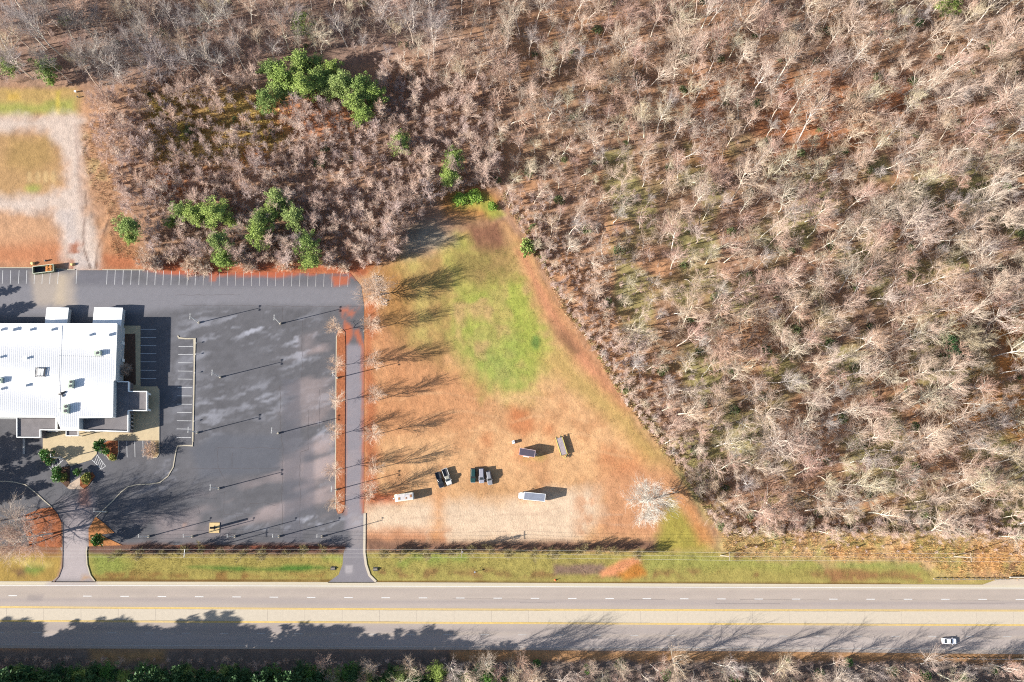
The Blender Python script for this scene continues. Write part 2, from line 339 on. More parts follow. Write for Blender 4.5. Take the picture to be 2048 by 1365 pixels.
F.lay([(930, 450), (998, 442), (1020, 492), (1000, 505), (950, 500)], A(146, 102, 78), feather=3, warp=3)
F.lay([(905, 500), (960, 495), (1020, 500), (1030, 560), (960, 580), (915, 560)], A(156, 126, 80), feather=4, alpha=0.7)
F.lay([(800, 455), (870, 440), (905, 480), (860, 505), (810, 512)], A(166, 152, 132), feather=4, warp=3)  # shadow on pale ground, painted in as a grey patch
F.lay([(1030, 500), (1050, 500), (1120, 635), (1172, 700), (1262, 822), (1240, 842), (1150, 722), (1085, 620)], A(210, 146, 108), feather=2.5, warp=1.5)
F.lay([(1100, 640), (1130, 660), (1165, 702), (1150, 712), (1120, 680)], A(142, 104, 76), feather=2, alpha=0.8)
F.lay([(1085, 720), (1120, 700), (1190, 770), (1260, 830), (1345, 930), (1300, 940), (1230, 850), (1150, 780)], A(196, 164, 98), feather=4, warp=3, alpha=0.9)
for x, y, r in ((1045, 850, 22), (1030, 828, 12), (975, 880, 14), (1100, 860, 14)): F.blob(x, y, r, A(206, 126, 78), alpha=0.75, feather=3, warp=3)
F.lay([(1205, 905), (1275, 910), (1290, 945), (1240, 960), (1200, 940)], A(208, 126, 78), feather=5, warp=4, alpha=0.6)
F.lay([(1200, 960), (1320, 930), (1375, 1060), (1300, 1088), (1190, 1082)], A(208, 150, 110), feather=5, warp=4, alpha=0.8)
F.lay([(1340, 1000), (1372, 1030), (1430, 1104), (1290, 1112), (1320, 1060)], A(172, 158, 72), feather=3, warp=3)
F.lay([(1362, 1000), (1385, 1015), (1425, 1085), (1400, 1085)], A(206, 138, 84), feather=2.5, alpha=0.85)
F.lay([(727, 980), (800, 990), (800, 1010), (727, 1012)], A(192, 98, 56), feather=2, warp=3)
F.lay([(727, 600), (752, 600), (745, 700), (755, 900), (748, 1020), (727, 1024)], A(198, 122, 80), feather=2, warp=2)
F.lay([(728, 1022), (760, 1012), (860, 1000), (1000, 1002), (1120, 985), (1198, 985), (1200, 1030), (1168, 1088), (734, 1098)], A(232, 203, 172), feather=4, warp=4, rough=0.06)
F.lay([(1150, 985), (1200, 985), (1200, 1035), (1168, 1088), (1150, 1080)], A(212, 160, 122), feather=2.5, patch=(3, 75, 0.0, 0.4), alpha=0.8)
F.lay([(730, 1062), (800, 1058), (860, 1064), (900, 1060), (900, 1096), (730, 1098)], A(206, 142, 100), feather=2.5, patch=(5, 76, -0.25, 0.4), alpha=0.9)
F.lay([(866, 990), (890, 985), (884, 1030), (880, 1080), (862, 1090), (868, 1040)], A(222, 160, 106), feather=2.5, warp=2, alpha=0.8)
F.lay([(920, 970), (1010, 968), (1040, 985), (960, 992)], A(200, 150, 100), feather=2.5, alpha=0.6)
F.blob(1068, 915, 22, A(186, 170, 84), ry=6, alpha=0.7)
F.lay([(1000, 1030), (1080, 1028), (1120, 1015)], A(196, 164, 138), line=0.25, feather=0.4, warp=0.3, alpha=0.5)
for i in range(9):
    x0 = 760 + 48 * i; yy = 1015 + (i * 23 % 50)
    F.lay([(x0, yy), (x0 + 50, yy - 3), (x0 + 110, yy + 3), (x0 + 150, yy + 18 - (i % 3) * 14)], A(206, 176, 150), line=0.15, feather=0.4, warp=0.5, alpha=0.45)
for i in range(8):
    x0 = 800 + 45 * i; yy = 800 + (i * 37 % 140)
    F.lay([(x0, yy), (x0 + 40, yy - 12), (x0 + 90, yy - 14), (x0 + 150, yy - 2)], A(232, 186, 138), line=0.2, feather=0.5, warp=1.0, alpha=0.4)
for i, rr in enumerate((0, 7, 13, 20)):
    F.lay([(745 + rr * 0.4, 905 - rr), (770, 880 - rr), (800, 866 - rr), (835, 862 - rr * 0.8)], A(196, 138, 92), line=0.2, feather=0.5, warp=0.6, alpha=0.55)
# --- road verges
F.lay([(735, 1080), (900, 1084), (1200, 1082), (1312, 1078), (1312, 1104), (735, 1108)], A(142, 106, 86), feather=1.5, warp=1.5, rough=0.5)
F.lay([(728, 1106), (1000, 1104), (1300, 1104), (1445, 1100), (1460, 1114), (1640, 1118), (1840, 1122), (1880, 1150), (2030, 1158), (2030, 1172), (728, 1168)], A(174, 160, 86), feather=1.2, warp=1.0, rough=0.5)
F.lay([(1290, 1112), (1450, 1108), (1640, 1116), (1640, 1140), (1300, 1140)], A(166, 164, 84), feather=2, alpha=0.9)
F.lay([(1640, 1118), (1850, 1124), (1850, 1140), (1640, 1136)], A(150, 160, 82), feather=2, alpha=0.9)
F.lay([(760, 1110), (950, 1108), (960, 1124), (760, 1130)], A(150, 162, 76), feather=2, patch=(5, 81, 0.0, 0.5))
F.lay([(740, 1140), (1900, 1144), (1900, 1158), (740, 1154)], A(150, 112, 72), feather=1.2, patch=(4, 82, 0.12, 0.3), alpha=0.8)
F.lay([(1650, 1140), (1860, 1146), (1860, 1164), (1650, 1160)], A(164, 118, 78), feather=1.5, patch=(5, 83, -0.1, 0.3), alpha=0.9)
F.lay([(1108, 1130), (1205, 1128), (1215, 1140), (1200, 1149), (1108, 1150)], A(150, 122, 104), feather=1, warp=1)
F.lay([(1200, 1146), (1240, 1122), (1275, 1112), (1282, 1126), (1240, 1150), (1205, 1154)], A(232, 156, 108), feather=1, warp=0.8)
F.lay([(1240, 1148), (1275, 1128), (1290, 1148), (1250, 1160)], A(204, 134, 58), feather=1.2)
F.lay([(1442, 1076), (1600, 1068), (1800, 1075), (2300, 1088), (2300, 1150), (2030, 1156), (1880, 1152), (1840, 1124), (1640, 1118), (1440, 1112)], A(220, 180, 130), feather=3, warp=4, rough=0.8)
F.lay([(1600, 1085), (2300, 1090), (2300, 1150), (1880, 1150), (1830, 1120), (1600, 1110)], A(220, 160, 96), patch=(5, 85, 0.0, 0.4), feather=3, alpha=0.8)
F.lay([(1445, 1080), (1600, 1072), (2300, 1092), (2300, 1150), (1880, 1150), (1640, 1116), (1445, 1112)], A(182, 172, 98), patch=(6, 88, 0.12, 0.35), feather=3, warp=3, alpha=0.8)
F.lay([(1900, 1090), (2048, 1100), (2048, 1150), (1940, 1150)], A(150, 112, 82), patch=(4, 86, 0.1, 0.3), feather=2)
F.lay([(1435, 1100), (1500, 1105), (1480, 1122), (1435, 1118)], A(110, 80, 68), feather=1.5, patch=(4, 87, -0.2, 0.4))
F.lay([(172, 1096), (300, 1098), (500, 1099), (692, 1098), (692, 1166), (172, 1166)], A(172, 156, 82), feather=0.8, warp=0.8, rough=0.45)
F.lay([(176, 1100), (240, 1102), (260, 1130), (240, 1155), (190, 1150)], A(146, 160, 74), feather=3, alpha=0.8)
F.lay([(365, 1134), (420, 1132), (520, 1137), (580, 1132), (625, 1131), (660, 1136), (600, 1143), (520, 1142), (430, 1140)], A(86, 130, 50), feather=1.0, warp=0.8)
F.lay([(640, 1108), (685, 1106), (680, 1125), (650, 1122)], A(160, 172, 80), feather=1.5, alpha=0.8)
F.lay([(176, 1147), (680, 1147), (680, 1158), (176, 1158)], A(152, 112, 62), feather=1, patch=(4, 91, 0.0, 0.4), alpha=0.85)
F.lay([(180, 1160), (400, 1161.5), (664, 1162.5)], A(122, 90, 48), line=0.35, feather=0.3, warp=0.3)
F.lay([(750, 1164), (1200, 1166.5), (1800, 1169)], A(122, 92, 50), line=0.35, feather=0.3, warp=0.3)
F.lay([(176, 1082), (692, 1088), (692, 1110), (176, 1108)], A(124, 92, 78), feather=1.0, warp=1.4, rough=0.5)
F.lay([(350, 1088), (690, 1090), (690, 1098), (350, 1098)], A(150, 88, 66), patch=(4, 92, -0.1, 0.4), feather=1)
F.lay([(-200, 1094), (118, 1098), (126, 1135), (112, 1166), (-200, 1166)], A(176, 146, 74), feather=1, rough=0.5)
F.lay([(-200, 1090), (118, 1092), (118, 1108), (-200, 1106)], A(150, 104, 76), feather=1.5)
F.lay([(30, 1120), (60, 1118), (100, 1132), (60, 1138)], A(206, 182, 104), feather=1.5)
F.lay([(-20, 1140), (50, 1142), (50, 1154), (-20, 1154)], A(128, 98, 68), feather=1.5, patch=(3, 93, -0.1, 0.4))
F.blob(70, 1140, 16, A(120, 140, 62), ry=6)
# --- south of the road
F.lay([(-600, 1298), (2700, 1304), (2700, 1900), (-600, 1900)], A(138, 122, 112), feather=1, warp=1, rough=0.8)
F.lay([(900, 1300), (2700, 1306), (2700, 1326), (900, 1322)], A(206, 154, 102), feather=1, warp=1.5, alpha=0.85)  # tan only on the sunlit stretch; shade painted as duller ground to the left
F.lay([(180, 1299), (330, 1300), (330, 1325), (180, 1325)], A(216, 166, 104), feather=2, warp=1.5, alpha=0.7)
# surface mottling
c = F.c * (1 + (0.07 + 0.09 * F.rough) * F.n4 + (0.05 + 0.07 * F.rough) * F.w2)[:, None]
for poly in (LOT, R_TOP + R_BOT[::-1]):
    w_ = [(U(*p).x, U(*p).y) for p in poly]; d_ = F.dist(w_, np.arange(len(P)))
    F.rough *= np.clip((d_ - 0.6) / 3.0, 0.05, 1)
dd = np.array([math.cos(2.1), math.sin(2.1)]); qq = np.stack([P @ dd / 3.5, P @ np.array([-dd[1], dd[0]])], 1)
c *= (1 + 0.11 * fbm(qq, 1.0, 111, 3))[:, None]
g2 = fbm(P, 0.9, 101, 2)
c *= (1 + 0.10 * g2)[:, None]
z = -0.03 - F.rough * (0.17 * (fbm(P, 2.4, 103) + 1) + 0.10 * (fbm(P, 1.1, 107, 2) + 1))
me = bpy.data.meshes.new('ground'); nx, ny = len(gx), len(gy)
me.vertices.add(nx * ny); me.vertices.foreach_set('co', np.stack([P[:, 0], P[:, 1], z], 1).astype(np.float32).ravel())
ii = np.arange(nx * ny).reshape(ny, nx); q = np.stack([ii[:-1, :-1], ii[:-1, 1:], ii[1:, 1:], ii[1:, :-1]], -1).reshape(-1, 4)
me.loops.add(q.size); me.loops.foreach_set('vertex_index', q.ravel().astype(np.int32))
me.polygons.add(len(q)); me.polygons.foreach_set('loop_start', np.arange(0, q.size, 4, dtype=np.int32))
me.update(calc_edges=True); me.polygons.foreach_set('use_smooth', np.ones(len(q), bool))
me.materials.append(M_GROUND); set_col(me, c)
ground = link(bpy.data.objects.new('ground', me)); tag(ground, kind='structure')

# ------------------------------------------------------------------ paved sheets with colour fields
def sheet(name, pts, z, m, step, paint, world=False):
    w = [Vector(p) for p in pts] if world else UU(pts)
    bm = bmesh.new(); f = bm.faces.new([bm.verts.new((p.x, p.y, z)) for p in w])
    if f.calc_area() and f.normal.z < 0: f.normal_flip()
    bm.normal_update()
    xs = [p.x for p in w]; ys = [p.y for p in w]
    for k, (lo, hi, no) in enumerate(((min(xs), max(xs), (1, 0, 0)), (min(ys), max(ys), (0, 1, 0)))):
        for t in np.arange(lo + step * 0.37, hi, step):
            co = (t, 0, 0) if k == 0 else (0, t, 0)
            bmesh.ops.bisect_plane(bm, geom=bm.verts[:] + bm.edges[:] + bm.faces[:], plane_co=co, plane_no=no, dist=1e-4)
    for fc in bm.faces:
        if fc.normal.z < 0: fc.normal_flip()
    me = bpy.data.meshes.new(name); bm.to_mesh(me); bm.free()
    co = np.zeros(len(me.vertices) * 3, np.float32); me.vertices.foreach_get('co', co); co = co.reshape(-1, 3)
    fl = paint(co[:, :2].astype(float)); set_col(me, fl); me.materials.append(m)
    o = link(bpy.data.objects.new(name, me)); return tag(o, kind='structure')

def paint_lot(P):
    F = Field(P, A(104, 103, 108))
    d15 = np.array([math.cos(0.3), math.sin(0.3)]); q = np.stack([P @ d15 / 4.0, P @ np.array([-d15[1], d15[0]])], 1)
    streak = 0.6 * fbm(q, 2.4, 201, 4) + 0.5 * fbm(q, 0.9, 202, 3)
    F.c *= (1 + 0.15 * F.w1 + 0.12 * F.w2 + 0.13 * F.n4)[:, None]
    F.lay([(-160, 566), (720, 572), (720, 612), (400, 612), (300, 625), (-160, 640)], A(140, 138, 145), feather=2, warp=0.8, alpha=0.85)
    F.lay([(-160, 540), (700, 545), (700, 572), (-160, 568)], A(124, 122, 132), feather=1.5, alpha=0.6, patch=(8, 203, -0.2, 0.5))
    F.lay([(60, 545), (150, 545), (152, 612), (70, 612)], A(190, 174, 158), feather=2, warp=1.5, alpha=0.75)
    F.lay([(115, 550), (133, 550), (130, 612), (108, 612)], A(208, 188, 160), feather=1.5, warp=1, alpha=0.6)
    F.lay([(686, 690), (727, 690), (727, 1060), (690, 1060)], A(150, 144, 152), feather=1, warp=0.5, alpha=0.9)
    F.lay([(700, 1030), (727, 1030), (727, 1100), (700, 1100)], A(172, 162, 162), feather=1.5, alpha=0.6)
    F.lay([(690, 1095), (727, 1095), (752, 1165), (655, 1165)], A(150, 144, 150), feather=1, alpha=0.8)
    F.lay([(690, 1132), (706, 1131), (706, 1148), (690, 1148)], A(186, 178, 180), feather=0.3, warp=0.2, alpha=0.8)
    F.lay([(124, 1060), (178, 1050), (176, 1120), (195, 1165), (100, 1165), (122, 1130)], A(190, 178, 178), feather=2, warp=1, alpha=0.95)
    F.lay([(130, 1000), (185, 995), (180, 1060), (124, 1060)], A(168, 156, 158), feather=3, alpha=0.8)
    F.lay([(163, 1148), (185, 1148), (195, 1163), (160, 1163)], A(190, 150, 110), feather=0.8, alpha=0.8)
    F.lay([(245, 1035), (420, 1030), (420, 1070), (260, 1085)], A(160, 146, 146), feather=3, alpha=0.7, patch=(9, 205, -0.1, 0.5))
    k = np.clip((streak - 0.06) / 0.24, 0, 1)
    reg = F.P[:, 0] * 0
    for (x, y, rx, ry, a) in ((500, 650, 55, 32, 0.75), (600, 690, 55, 60, 0.5), (400, 680, 40, 60, 0.4), (420, 820, 45, 70, 0.35), (520, 800, 60, 40, 0.4), (600, 1040, 110, 25, 0.55), (640, 860, 40, 120, 0.4), (330, 950, 60, 40, 0.25)):
        u = U(x, y); sx, sy = rx / 5.9, ry / 5.9
        reg = np.maximum(reg, a * np.exp(-(((P[:, 0] - u.x) / sx) ** 2 + ((P[:, 1] - u.y) / sy) ** 2)))
    k = (k * np.clip(reg * 1.6, 0, 1))[:, None]; F.c = F.c * (1 - k) + np.array(A(176, 177, 188)) * k
    k = np.clip((fbm(q, 5.5, 211, 3) - 0.05) / 0.3, 0, 1); reg = F.P[:, 0] * 0
    for (x, y, rx, ry, a) in ((640, 930, 60, 110, 0.9), (500, 1010, 90, 40, 0.9), (560, 930, 40, 40, 0.7), (620, 780, 50, 60, 0.5), (640, 690, 30, 60, 0.7), (480, 1050, 60, 25, 0.6)):
        u = U(x, y); sx, sy = rx / 5.9, ry / 5.9
        reg = np.maximum(reg, a * np.exp(-(((P[:, 0] - u.x) / sx) ** 2 + ((P[:, 1] - u.y) / sy) ** 2)))
    k = (k * reg)[:, None]; F.c = F.c * (1 - k) + np.array(A(178, 160, 158)) * k
    F.lay([(565, 760), (600, 760), (606, 1085), (568, 1085)], A(104, 104, 114), feather=0.5, warp=0.3, alpha=0.5)
    F.lay([(605, 880), (628, 880), (630, 1030), (604, 1030)], A(102, 102, 112), feather=0.8, warp=0.5, alpha=0.5)
    F.lay([(430, 870), (562, 868), (562, 940), (400, 960), (380, 900)], A(100, 103, 113), feather=1.5, warp=1, alpha=0.7)
    F.lay([(345, 620), (360, 620), (400, 740), (395, 860), (345, 860)], A(146, 146, 154), feather=4, patch=(3, 207, 0.05, 0.4), alpha=0.6)
    # red soil washed over the asphalt
    F.lay([(285, 530), (700, 536), (700, 546), (560, 550), (430, 551), (285, 546)], A(196, 100, 58), feather=0.8, warp=2.2, alpha=0.9)
    F.lay([(663, 554), (700, 553), (697, 570), (668, 573)], A(196, 102, 62), feather=0.6, warp=1, alpha=0.85)
    F.lay([(420, 552), (431, 552), (431, 563), (421, 563)], A(196, 104, 66), feather=0.6, warp=0.5, alpha=0.8)
    F.lay([(690, 545), (730, 545), (735, 570), (712, 560)], A(196, 92, 50), feather=0.8, warp=1, alpha=0.9)
    F.lay([(680, 618), (700, 612), (722, 614), (716, 622), (700, 636), (684, 640)], A(186, 110, 84), feather=0.8, warp=1.2, alpha=0.9, patch=(2.5, 208, -0.2, 0.4))
    F.lay([(688, 640), (702, 655), (706, 670), (694, 690), (688, 690)], A(196, 106, 66), feather=0.7, warp=0.8, alpha=0.9)
    F.lay([(708, 664), (716, 660), (728, 690), (728, 700), (720, 690)], A(196, 106, 66), feather=0.7, warp=0.8, alpha=0.9)
    F.lay([(689, 690), (690, 1030)], A(186, 112, 76), line=0.4, feather=0.5, warp=0.8, alpha=0.8)
    F.lay([(726, 690), (727, 1025)], A(192, 110, 72), line=0.5, feather=0.5, warp=0.9, alpha=0.85)
    F.lay([(162, 975), (176, 975), (178, 1010), (160, 1012)], A(186, 134, 116), feather=1, alpha=0.7)
    F.lay([(200, 1088), (692, 1090), (692, 1100), (200, 1098)], A(120, 88, 76), feather=0.6, warp=1.5, alpha=0.9)
    F.lay([(365, 1047), (372, 1040), (376, 1054), (366, 1056)], A(190, 156, 140), feather=0.5, alpha=0.7)
    return F.c * (1 + 0.07 * fbm(P, 0.9, 221, 2))[:, None]
lot = sheet('parking_lot', LOT, 0.02, M_LOT, 0.8, paint_lot)

def paint_road(P):
    F = Field(P, A(193, 179, 168, 1.0)); q = P * np.array([0.03, 1.0])
    F.c *= (1 + 0.05 * fbm(q, 0.9, 301, 3) + 0.03 * F.w1)[:, None]
    def band(a, b, rgb, al): F.lay([(x, y) for x, y in a] + [(x, y) for x, y in b][::-1], rgb, feather=0.35, warp=0.15, alpha=al)
    band(R_TOP, [(x, y + 0.4) for x, y in R_WL], A(224, 212, 184), 0.95)
    lo = [(x, y + 3) for x, y in R_D1]; hi = [(x, y + 12) for x, y in R_D1]
    band(lo, hi, A(172, 161, 160), 0.6); band(hi, [(x, y + 3) for x, y in hi], A(198, 184, 178), 0.6)
    band([(x, y + 9) for x, y in R_Y2], [(x, y - 3) for x, y in R_D2], A(170, 160, 160), 0.5)
    band([(x, y + 3) for x, y in R_D2], R_W2, A(196, 185, 184), 0.5)
    for cv, off in ((R_WL, 6), (R_WL, 15), (R_D1, 6), (R_D1, 15), (R_Y2, 6.5), (R_Y2, 15), (R_D2, 6), (R_D2, 15)):
        F.lay([(x, y + off) for x, y in cv], A(170, 156, 150), line=0.3, feather=0.5, warp=0.2, alpha=0.28)
    F.lay([(100, 1163), (192, 1165), (200, 1171), (90, 1170)], A(196, 184, 180), feather=0.5, warp=0.3)
    F.lay([(60, 1193), (98, 1193), (98, 1196), (60, 1196)], A(150, 140, 140), feather=0.3, alpha=0.5)
    F.lay([(1940, 1171), (1990, 1158), (2300, 1158), (2300, 1172)], A(214, 198, 178), feather=0.4, warp=0.2)
    return F.c * (1 + 0.04 * fbm(P * np.array([0.25, 1]), 0.8, 305, 2))[:, None]
road = sheet('road', R_TOP[:-2] + [(1965, 1169.8), (1995, 1159), (2048, 1158), (2800, 1160)] + R_BOT[::-1], 0.02, M_ROAD, 1.0, paint_road)
def curve_y(cv, x):
    for (x0, y0), (x1, y1) in zip(cv, cv[1:]):
        if x0 <= x <= x1: return y0 + (y1 - y0) * (x - x0) / (x1 - x0)
    return cv[-1][1]
def along(cv, x0, x1, n=8): return [U(x, curve_y(cv, x)) for x in np.linspace(x0, x1, n)]
# centre turn lane: individual concrete slabs
xs = [-360 + 74.6 * i for i in range(38)]
for i, (a, b) in enumerate(zip(xs, xs[1:])):
    pts = [U(a + 0.22, curve_y(R_Y1, a) + 1.9), U(b - 0.22, curve_y(R_Y1, b) + 1.9), U(b - 0.22, curve_y(R_Y2, b) - 1.9), U(a + 0.22, curve_y(R_Y2, a) - 1.9)]
    MB().prism(pts, 0.0, 0.034).build('concrete_slab', M_CONC, road)
for cv, w, m, nm in ((R_WL, 0.16, M_WHITEP, 'edge_line'), (R_W2, 0.15, M_FADEP, 'edge_line')):
    MB().strip(along(cv, -500, 2600, 30), w, 0.028).build(nm, m, road)
for cv, o in ((R_Y1, 0.0), (R_Y2, 0.0)):
    for off in (-1.0, 1.0):
        MB().strip([U(x, curve_y(cv, x) + off) for x in np.linspace(-500, 2600, 30)], 0.2, 0.040).build('yellow_line', M_YELP, road)
for i in range(36):
    x = 17 - 74.6 * 4 + 74.6 * i
    if i == 5: continue
    MB().strip(along(R_D1, x, x + 17, 2), 0.22, 0.028).build('lane_dash', M_WHITEP, road)
    x = 66 - 74.6 * 4 + 74.6 * i
    MB().strip(along(R_D2, x, x + 17, 2), 0.2, 0.028).build('lane_dash', M_FADEP, road)
# cracks along the road seams
def crack(pts, w, parent, z=0.031, m=None, jit=0.12):
    w_ = []
    P2 = UU(pts)
    for a, b in zip(P2, P2[1:]):
        n = max(1, int((b - a).length / 1.5))
        for k in range(n):
            p = a.lerp(b, k / n); w_.append((p.x + random.uniform(-jit, jit), p.y + random.uniform(-jit, jit)))
    w_.append((P2[-1].x, P2[-1].y))
    MB().strip(w_, w, z).build('crack', m or M_CRACK, parent)
M_CRACK = mat('crack_seal', A(92, 84, 86), 0.9)
M_CRACKL = mat('pale_crack', A(122, 114, 114), 0.9)
for a, b in ((905, 1080), (1260, 1330), (1480, 1640), (1780, 2000)): crack([(a, curve_y(R_D1, a) + 1.4), (b, curve_y(R_D1, b) + 1.6)], 0.07, road, m=M_CRACKL, jit=0.05)
for a, b in ((1040, 1110), (1430, 1560), (1900, 2010)): crack([(a, curve_y(R_D1, a) + 9), (b, curve_y(R_D1, b) + 9)], 0.06, road, m=M_CRACKL, jit=0.05)
for a, b in ((100, 460), (620, 800), (980, 1300), (1500, 1960)): crack([(a, curve_y(R_Y2, a) - 1.9), (b, curve_y(R_Y2, b) - 1.9)], 0.07, road, z=0.042, m=M_CRACKL, jit=0.03)
for a, b in ((0, 420), (700, 1100), (1400, 1800)): crack([(a, curve_y(R_Y1, a) + 1.9), (b, curve_y(R_Y1, b) + 1.9)], 0.07, road, z=0.042, m=M_CRACKL, jit=0.03)

# lot cracks
for pts in ([(560, 770), (561, 860), (566, 900), (563, 1000), (567, 1085)], [(640, 780), (638, 860)], [(617, 820), (616, 900), (600, 905)], [(380, 938), (470, 937), (560, 936)], [(465, 905), (464, 936)], [(430, 896), (560, 897)], [(449, 985), (448, 1030), (520, 1028)], [(470, 1028), (478, 1050)], [(600, 905), (600, 1080)], [(350, 590), (480, 590)], [(361, 611), (720, 614)], [(566, 615), (565, 640)], [(605, 640), (604, 760)], [(436, 896), (435, 930), (450, 960)], [(490, 1020), (500, 1008), (530, 1006), (550, 1012)], [(360, 1020), (395, 1012), (400, 1030)]):
    crack(pts, 0.09, lot, z=0.026, jit=0.2)
# stall lines
def stall(p, q, w=0.12, m=M_WHITEP): MB().strip([U(*p), U(*q)], w, 0.027).build('stall_line', m, lot)
for i in range(31):
    x = 213.9 + 16.07 * i; f = i / 30
    stall((x + 0.6, 540 + 7 * f), (x - 0.6, 569.5 + 5 * f), m=M_WHITEP if i < 12 else M_FADEP)
for x in (-27, -11, 5, 21, 37.5, 53, 68.7, 84.5, 100, 116, 152.8): stall((x + 0.8, 541), (x - 0.6, 568))
for y in (659, 675.3, 691.7, 707.7, 724, 740.9, 757.3): stall((280.5, y), (312.5, y + 0.2))
for y in (693.3, 709.3, 725.9, 742.5, 758.5, 775.3, 792.1, 808.7, 825.1, 841.9, 858.3, 875.4): stall((357 - (y - 690) * 0.022, y), (386.5 - (y - 690) * 0.022, y + 0.4))
for x in (253.9, 269.7, 286): stall((x - 0.3, 882), (x + 0.4, 915))
def hatch(qd, n):
    q = UU(qd)
    for a, b in ((0, 1), (1, 2), (2, 3), (3, 0)): MB().strip([q[a], q[b]], 0.12, 0.027).build('hatch_line', M_WHITEP, lot)
    for k in range(1, n + 1):
        t = k / (n + 1); a = q[0].lerp(q[3], min(1, t + 0.12)); b = q[1].lerp(q[2], max(0, t - 0.12))
        MB().strip([a, b], 0.12, 0.031).build('hatch_line', M_WHITEP, lot)
hatch([(183.5, 919.5), (193.8, 909.2), (211.2, 932.8), (202, 939)], 5)
hatch([(97.4, 933.8), (104.6, 942), (129.2, 917.4), (119, 912.3)], 4)

# ------------------------------------------------------------------ raised beds, walks, kerbs
def slab(name, pts, z1, m, z0=0.0):
    return tag(MB().prism(UU(pts), z0, z1).build(name, m), kind='structure')
WALK = [(86, 868), (86, 924), (97, 933), (119, 912), (129, 917), (141, 933), (183, 920), (194, 908.5), (194, 896), (203, 881.5), (236, 881.5), (318, 881.5), (318, 778), (314, 773.5), (281, 773.5), (281, 652), (246, 652), (240, 840), (150, 856)]
slab('sidewalk', WALK, 0.14, M_WALK)
slab('planting_bed', [(250, 669), (271, 668), (272, 770), (248, 770)], 0.19, M_DMULCH, 0.1)
slab('planting_bed', [(217, 881.8), (236, 881.8), (237, 905), (233, 918), (226, 921), (219, 918), (212, 908), (205, 906), (203, 890)], 0.17, M_MULCH)
slab('planting_bed', [(302, 882), (317.5, 882), (317.5, 908), (313, 915), (306, 915), (303, 908)], 0.17, mat('tan_mulch', A(190, 160, 116), 0.95, noise=0.3, nscale=2, bump=0.5))
slab('planting_bed', [(86.5, 905), (98, 912), (108, 920), (98, 931), (88, 925)], 0.18, M_DMULCH, 0.1)
slab('planting_bed', [(112, 938), (140, 932), (139, 970), (134, 975), (112, 955)], 0.17, M_DMULCH)
slab('planting_bed', [(160, 972), (162, 955), (185, 945), (191, 953), (176, 972), (168, 978)], 0.19, M_MULCH)
slab('sidewalk', [(139.6, 968), (160, 955), (161.5, 972), (168.5, 978.5), (140, 979), (134.5, 976)], 0.15, mat('pink_tan_concrete', A(214, 188, 164), 0.85, noise=0.15))
MED = [(673.5, 672), (676, 662), (684, 658), (690, 664), (691, 700), (690, 850), (689.5, 1000), (689, 1018), (684, 1027), (676, 1028), (671.5, 1018), (671.8, 900), (672.5, 760)]
slab('median_bed', MED, 0.16, M_MULCH)
MB_ = lambda nm, pts, w=0.22, z1=0.17, m=M_KERB: tag(MB().strip(UU(pts), w, 0.0, z1).build(nm, m), kind='structure')
MB_('kerb', [(673, 672), (672, 760), (671.4, 900), (671, 1018)], 0.3)
MB_('kerb', [(355.5, 672), (358, 676.5), (372, 678), (389.5, 678), (388.8, 730), (387.5, 800), (385.6, 884)], 0.42)
MB_('kerb', [(385.5, 885), (385.5, 891.8), (370, 891.5), (355, 892.8), (351.7, 904), (346.6, 934.8), (336, 953), (320, 965.6), (299.4, 968.7), (274.8, 969.7), (256.4, 973.8), (242, 985), (225.6, 1002.5), (205, 1022), (191.8, 1034)], 0.3)
MB_('kerb', [(-80, 963), (0, 963), (12, 963), (31, 965), (51, 970), (70, 984.6), (88, 1001), (104.6, 1015.4)], 0.3)
MB_('kerb', [(729.5, 1027), (728.6, 1105), (732, 1130), (739, 1151), (752, 1164)], 0.75, 0.15, M_CONC)
MB_('kerb', [(-100, 535.5), (60, 536), (150, 540)], 0.25)
MB_('kerb', [(205, 540), (290, 540.5)], 0.25)
MB_('kerb', [(318.5, 780), (318.5, 908), (314, 915.5), (306, 916)], 0.2)
MB_('kerb', [(174.5, 1094), (173, 1105), (174.5, 1130), (181, 1151), (190, 1163)], 0.3)
MB_('kerb', [(124.5, 1045), (125, 1105), (124, 1135), (117, 1154), (108, 1164)], 0.3, 0.15, mat('dirty_kerb', A(150, 120, 104), 0.9))
MB_('kerb', [(237.4, 882), (237.6, 905), (233.5, 919), (226, 922), (218, 919), (211, 909), (205, 907)], 0.25)
slab('planting_bed', [(52, 1030), (80, 1018), (104, 1015), (115, 1028), (123, 1045), (124, 1095), (60, 1093), (50, 1060)], 0.16, M_MULCH)
slab('planting_bed', [(177.5, 1058), (191.5, 1034), (206, 1045), (229, 1066), (200, 1070), (245, 1091), (178, 1093)], 0.16, mat('orange_mulch', A(200, 130, 70), 0.95, noise=0.4, nscale=1.5, bump=0.5))

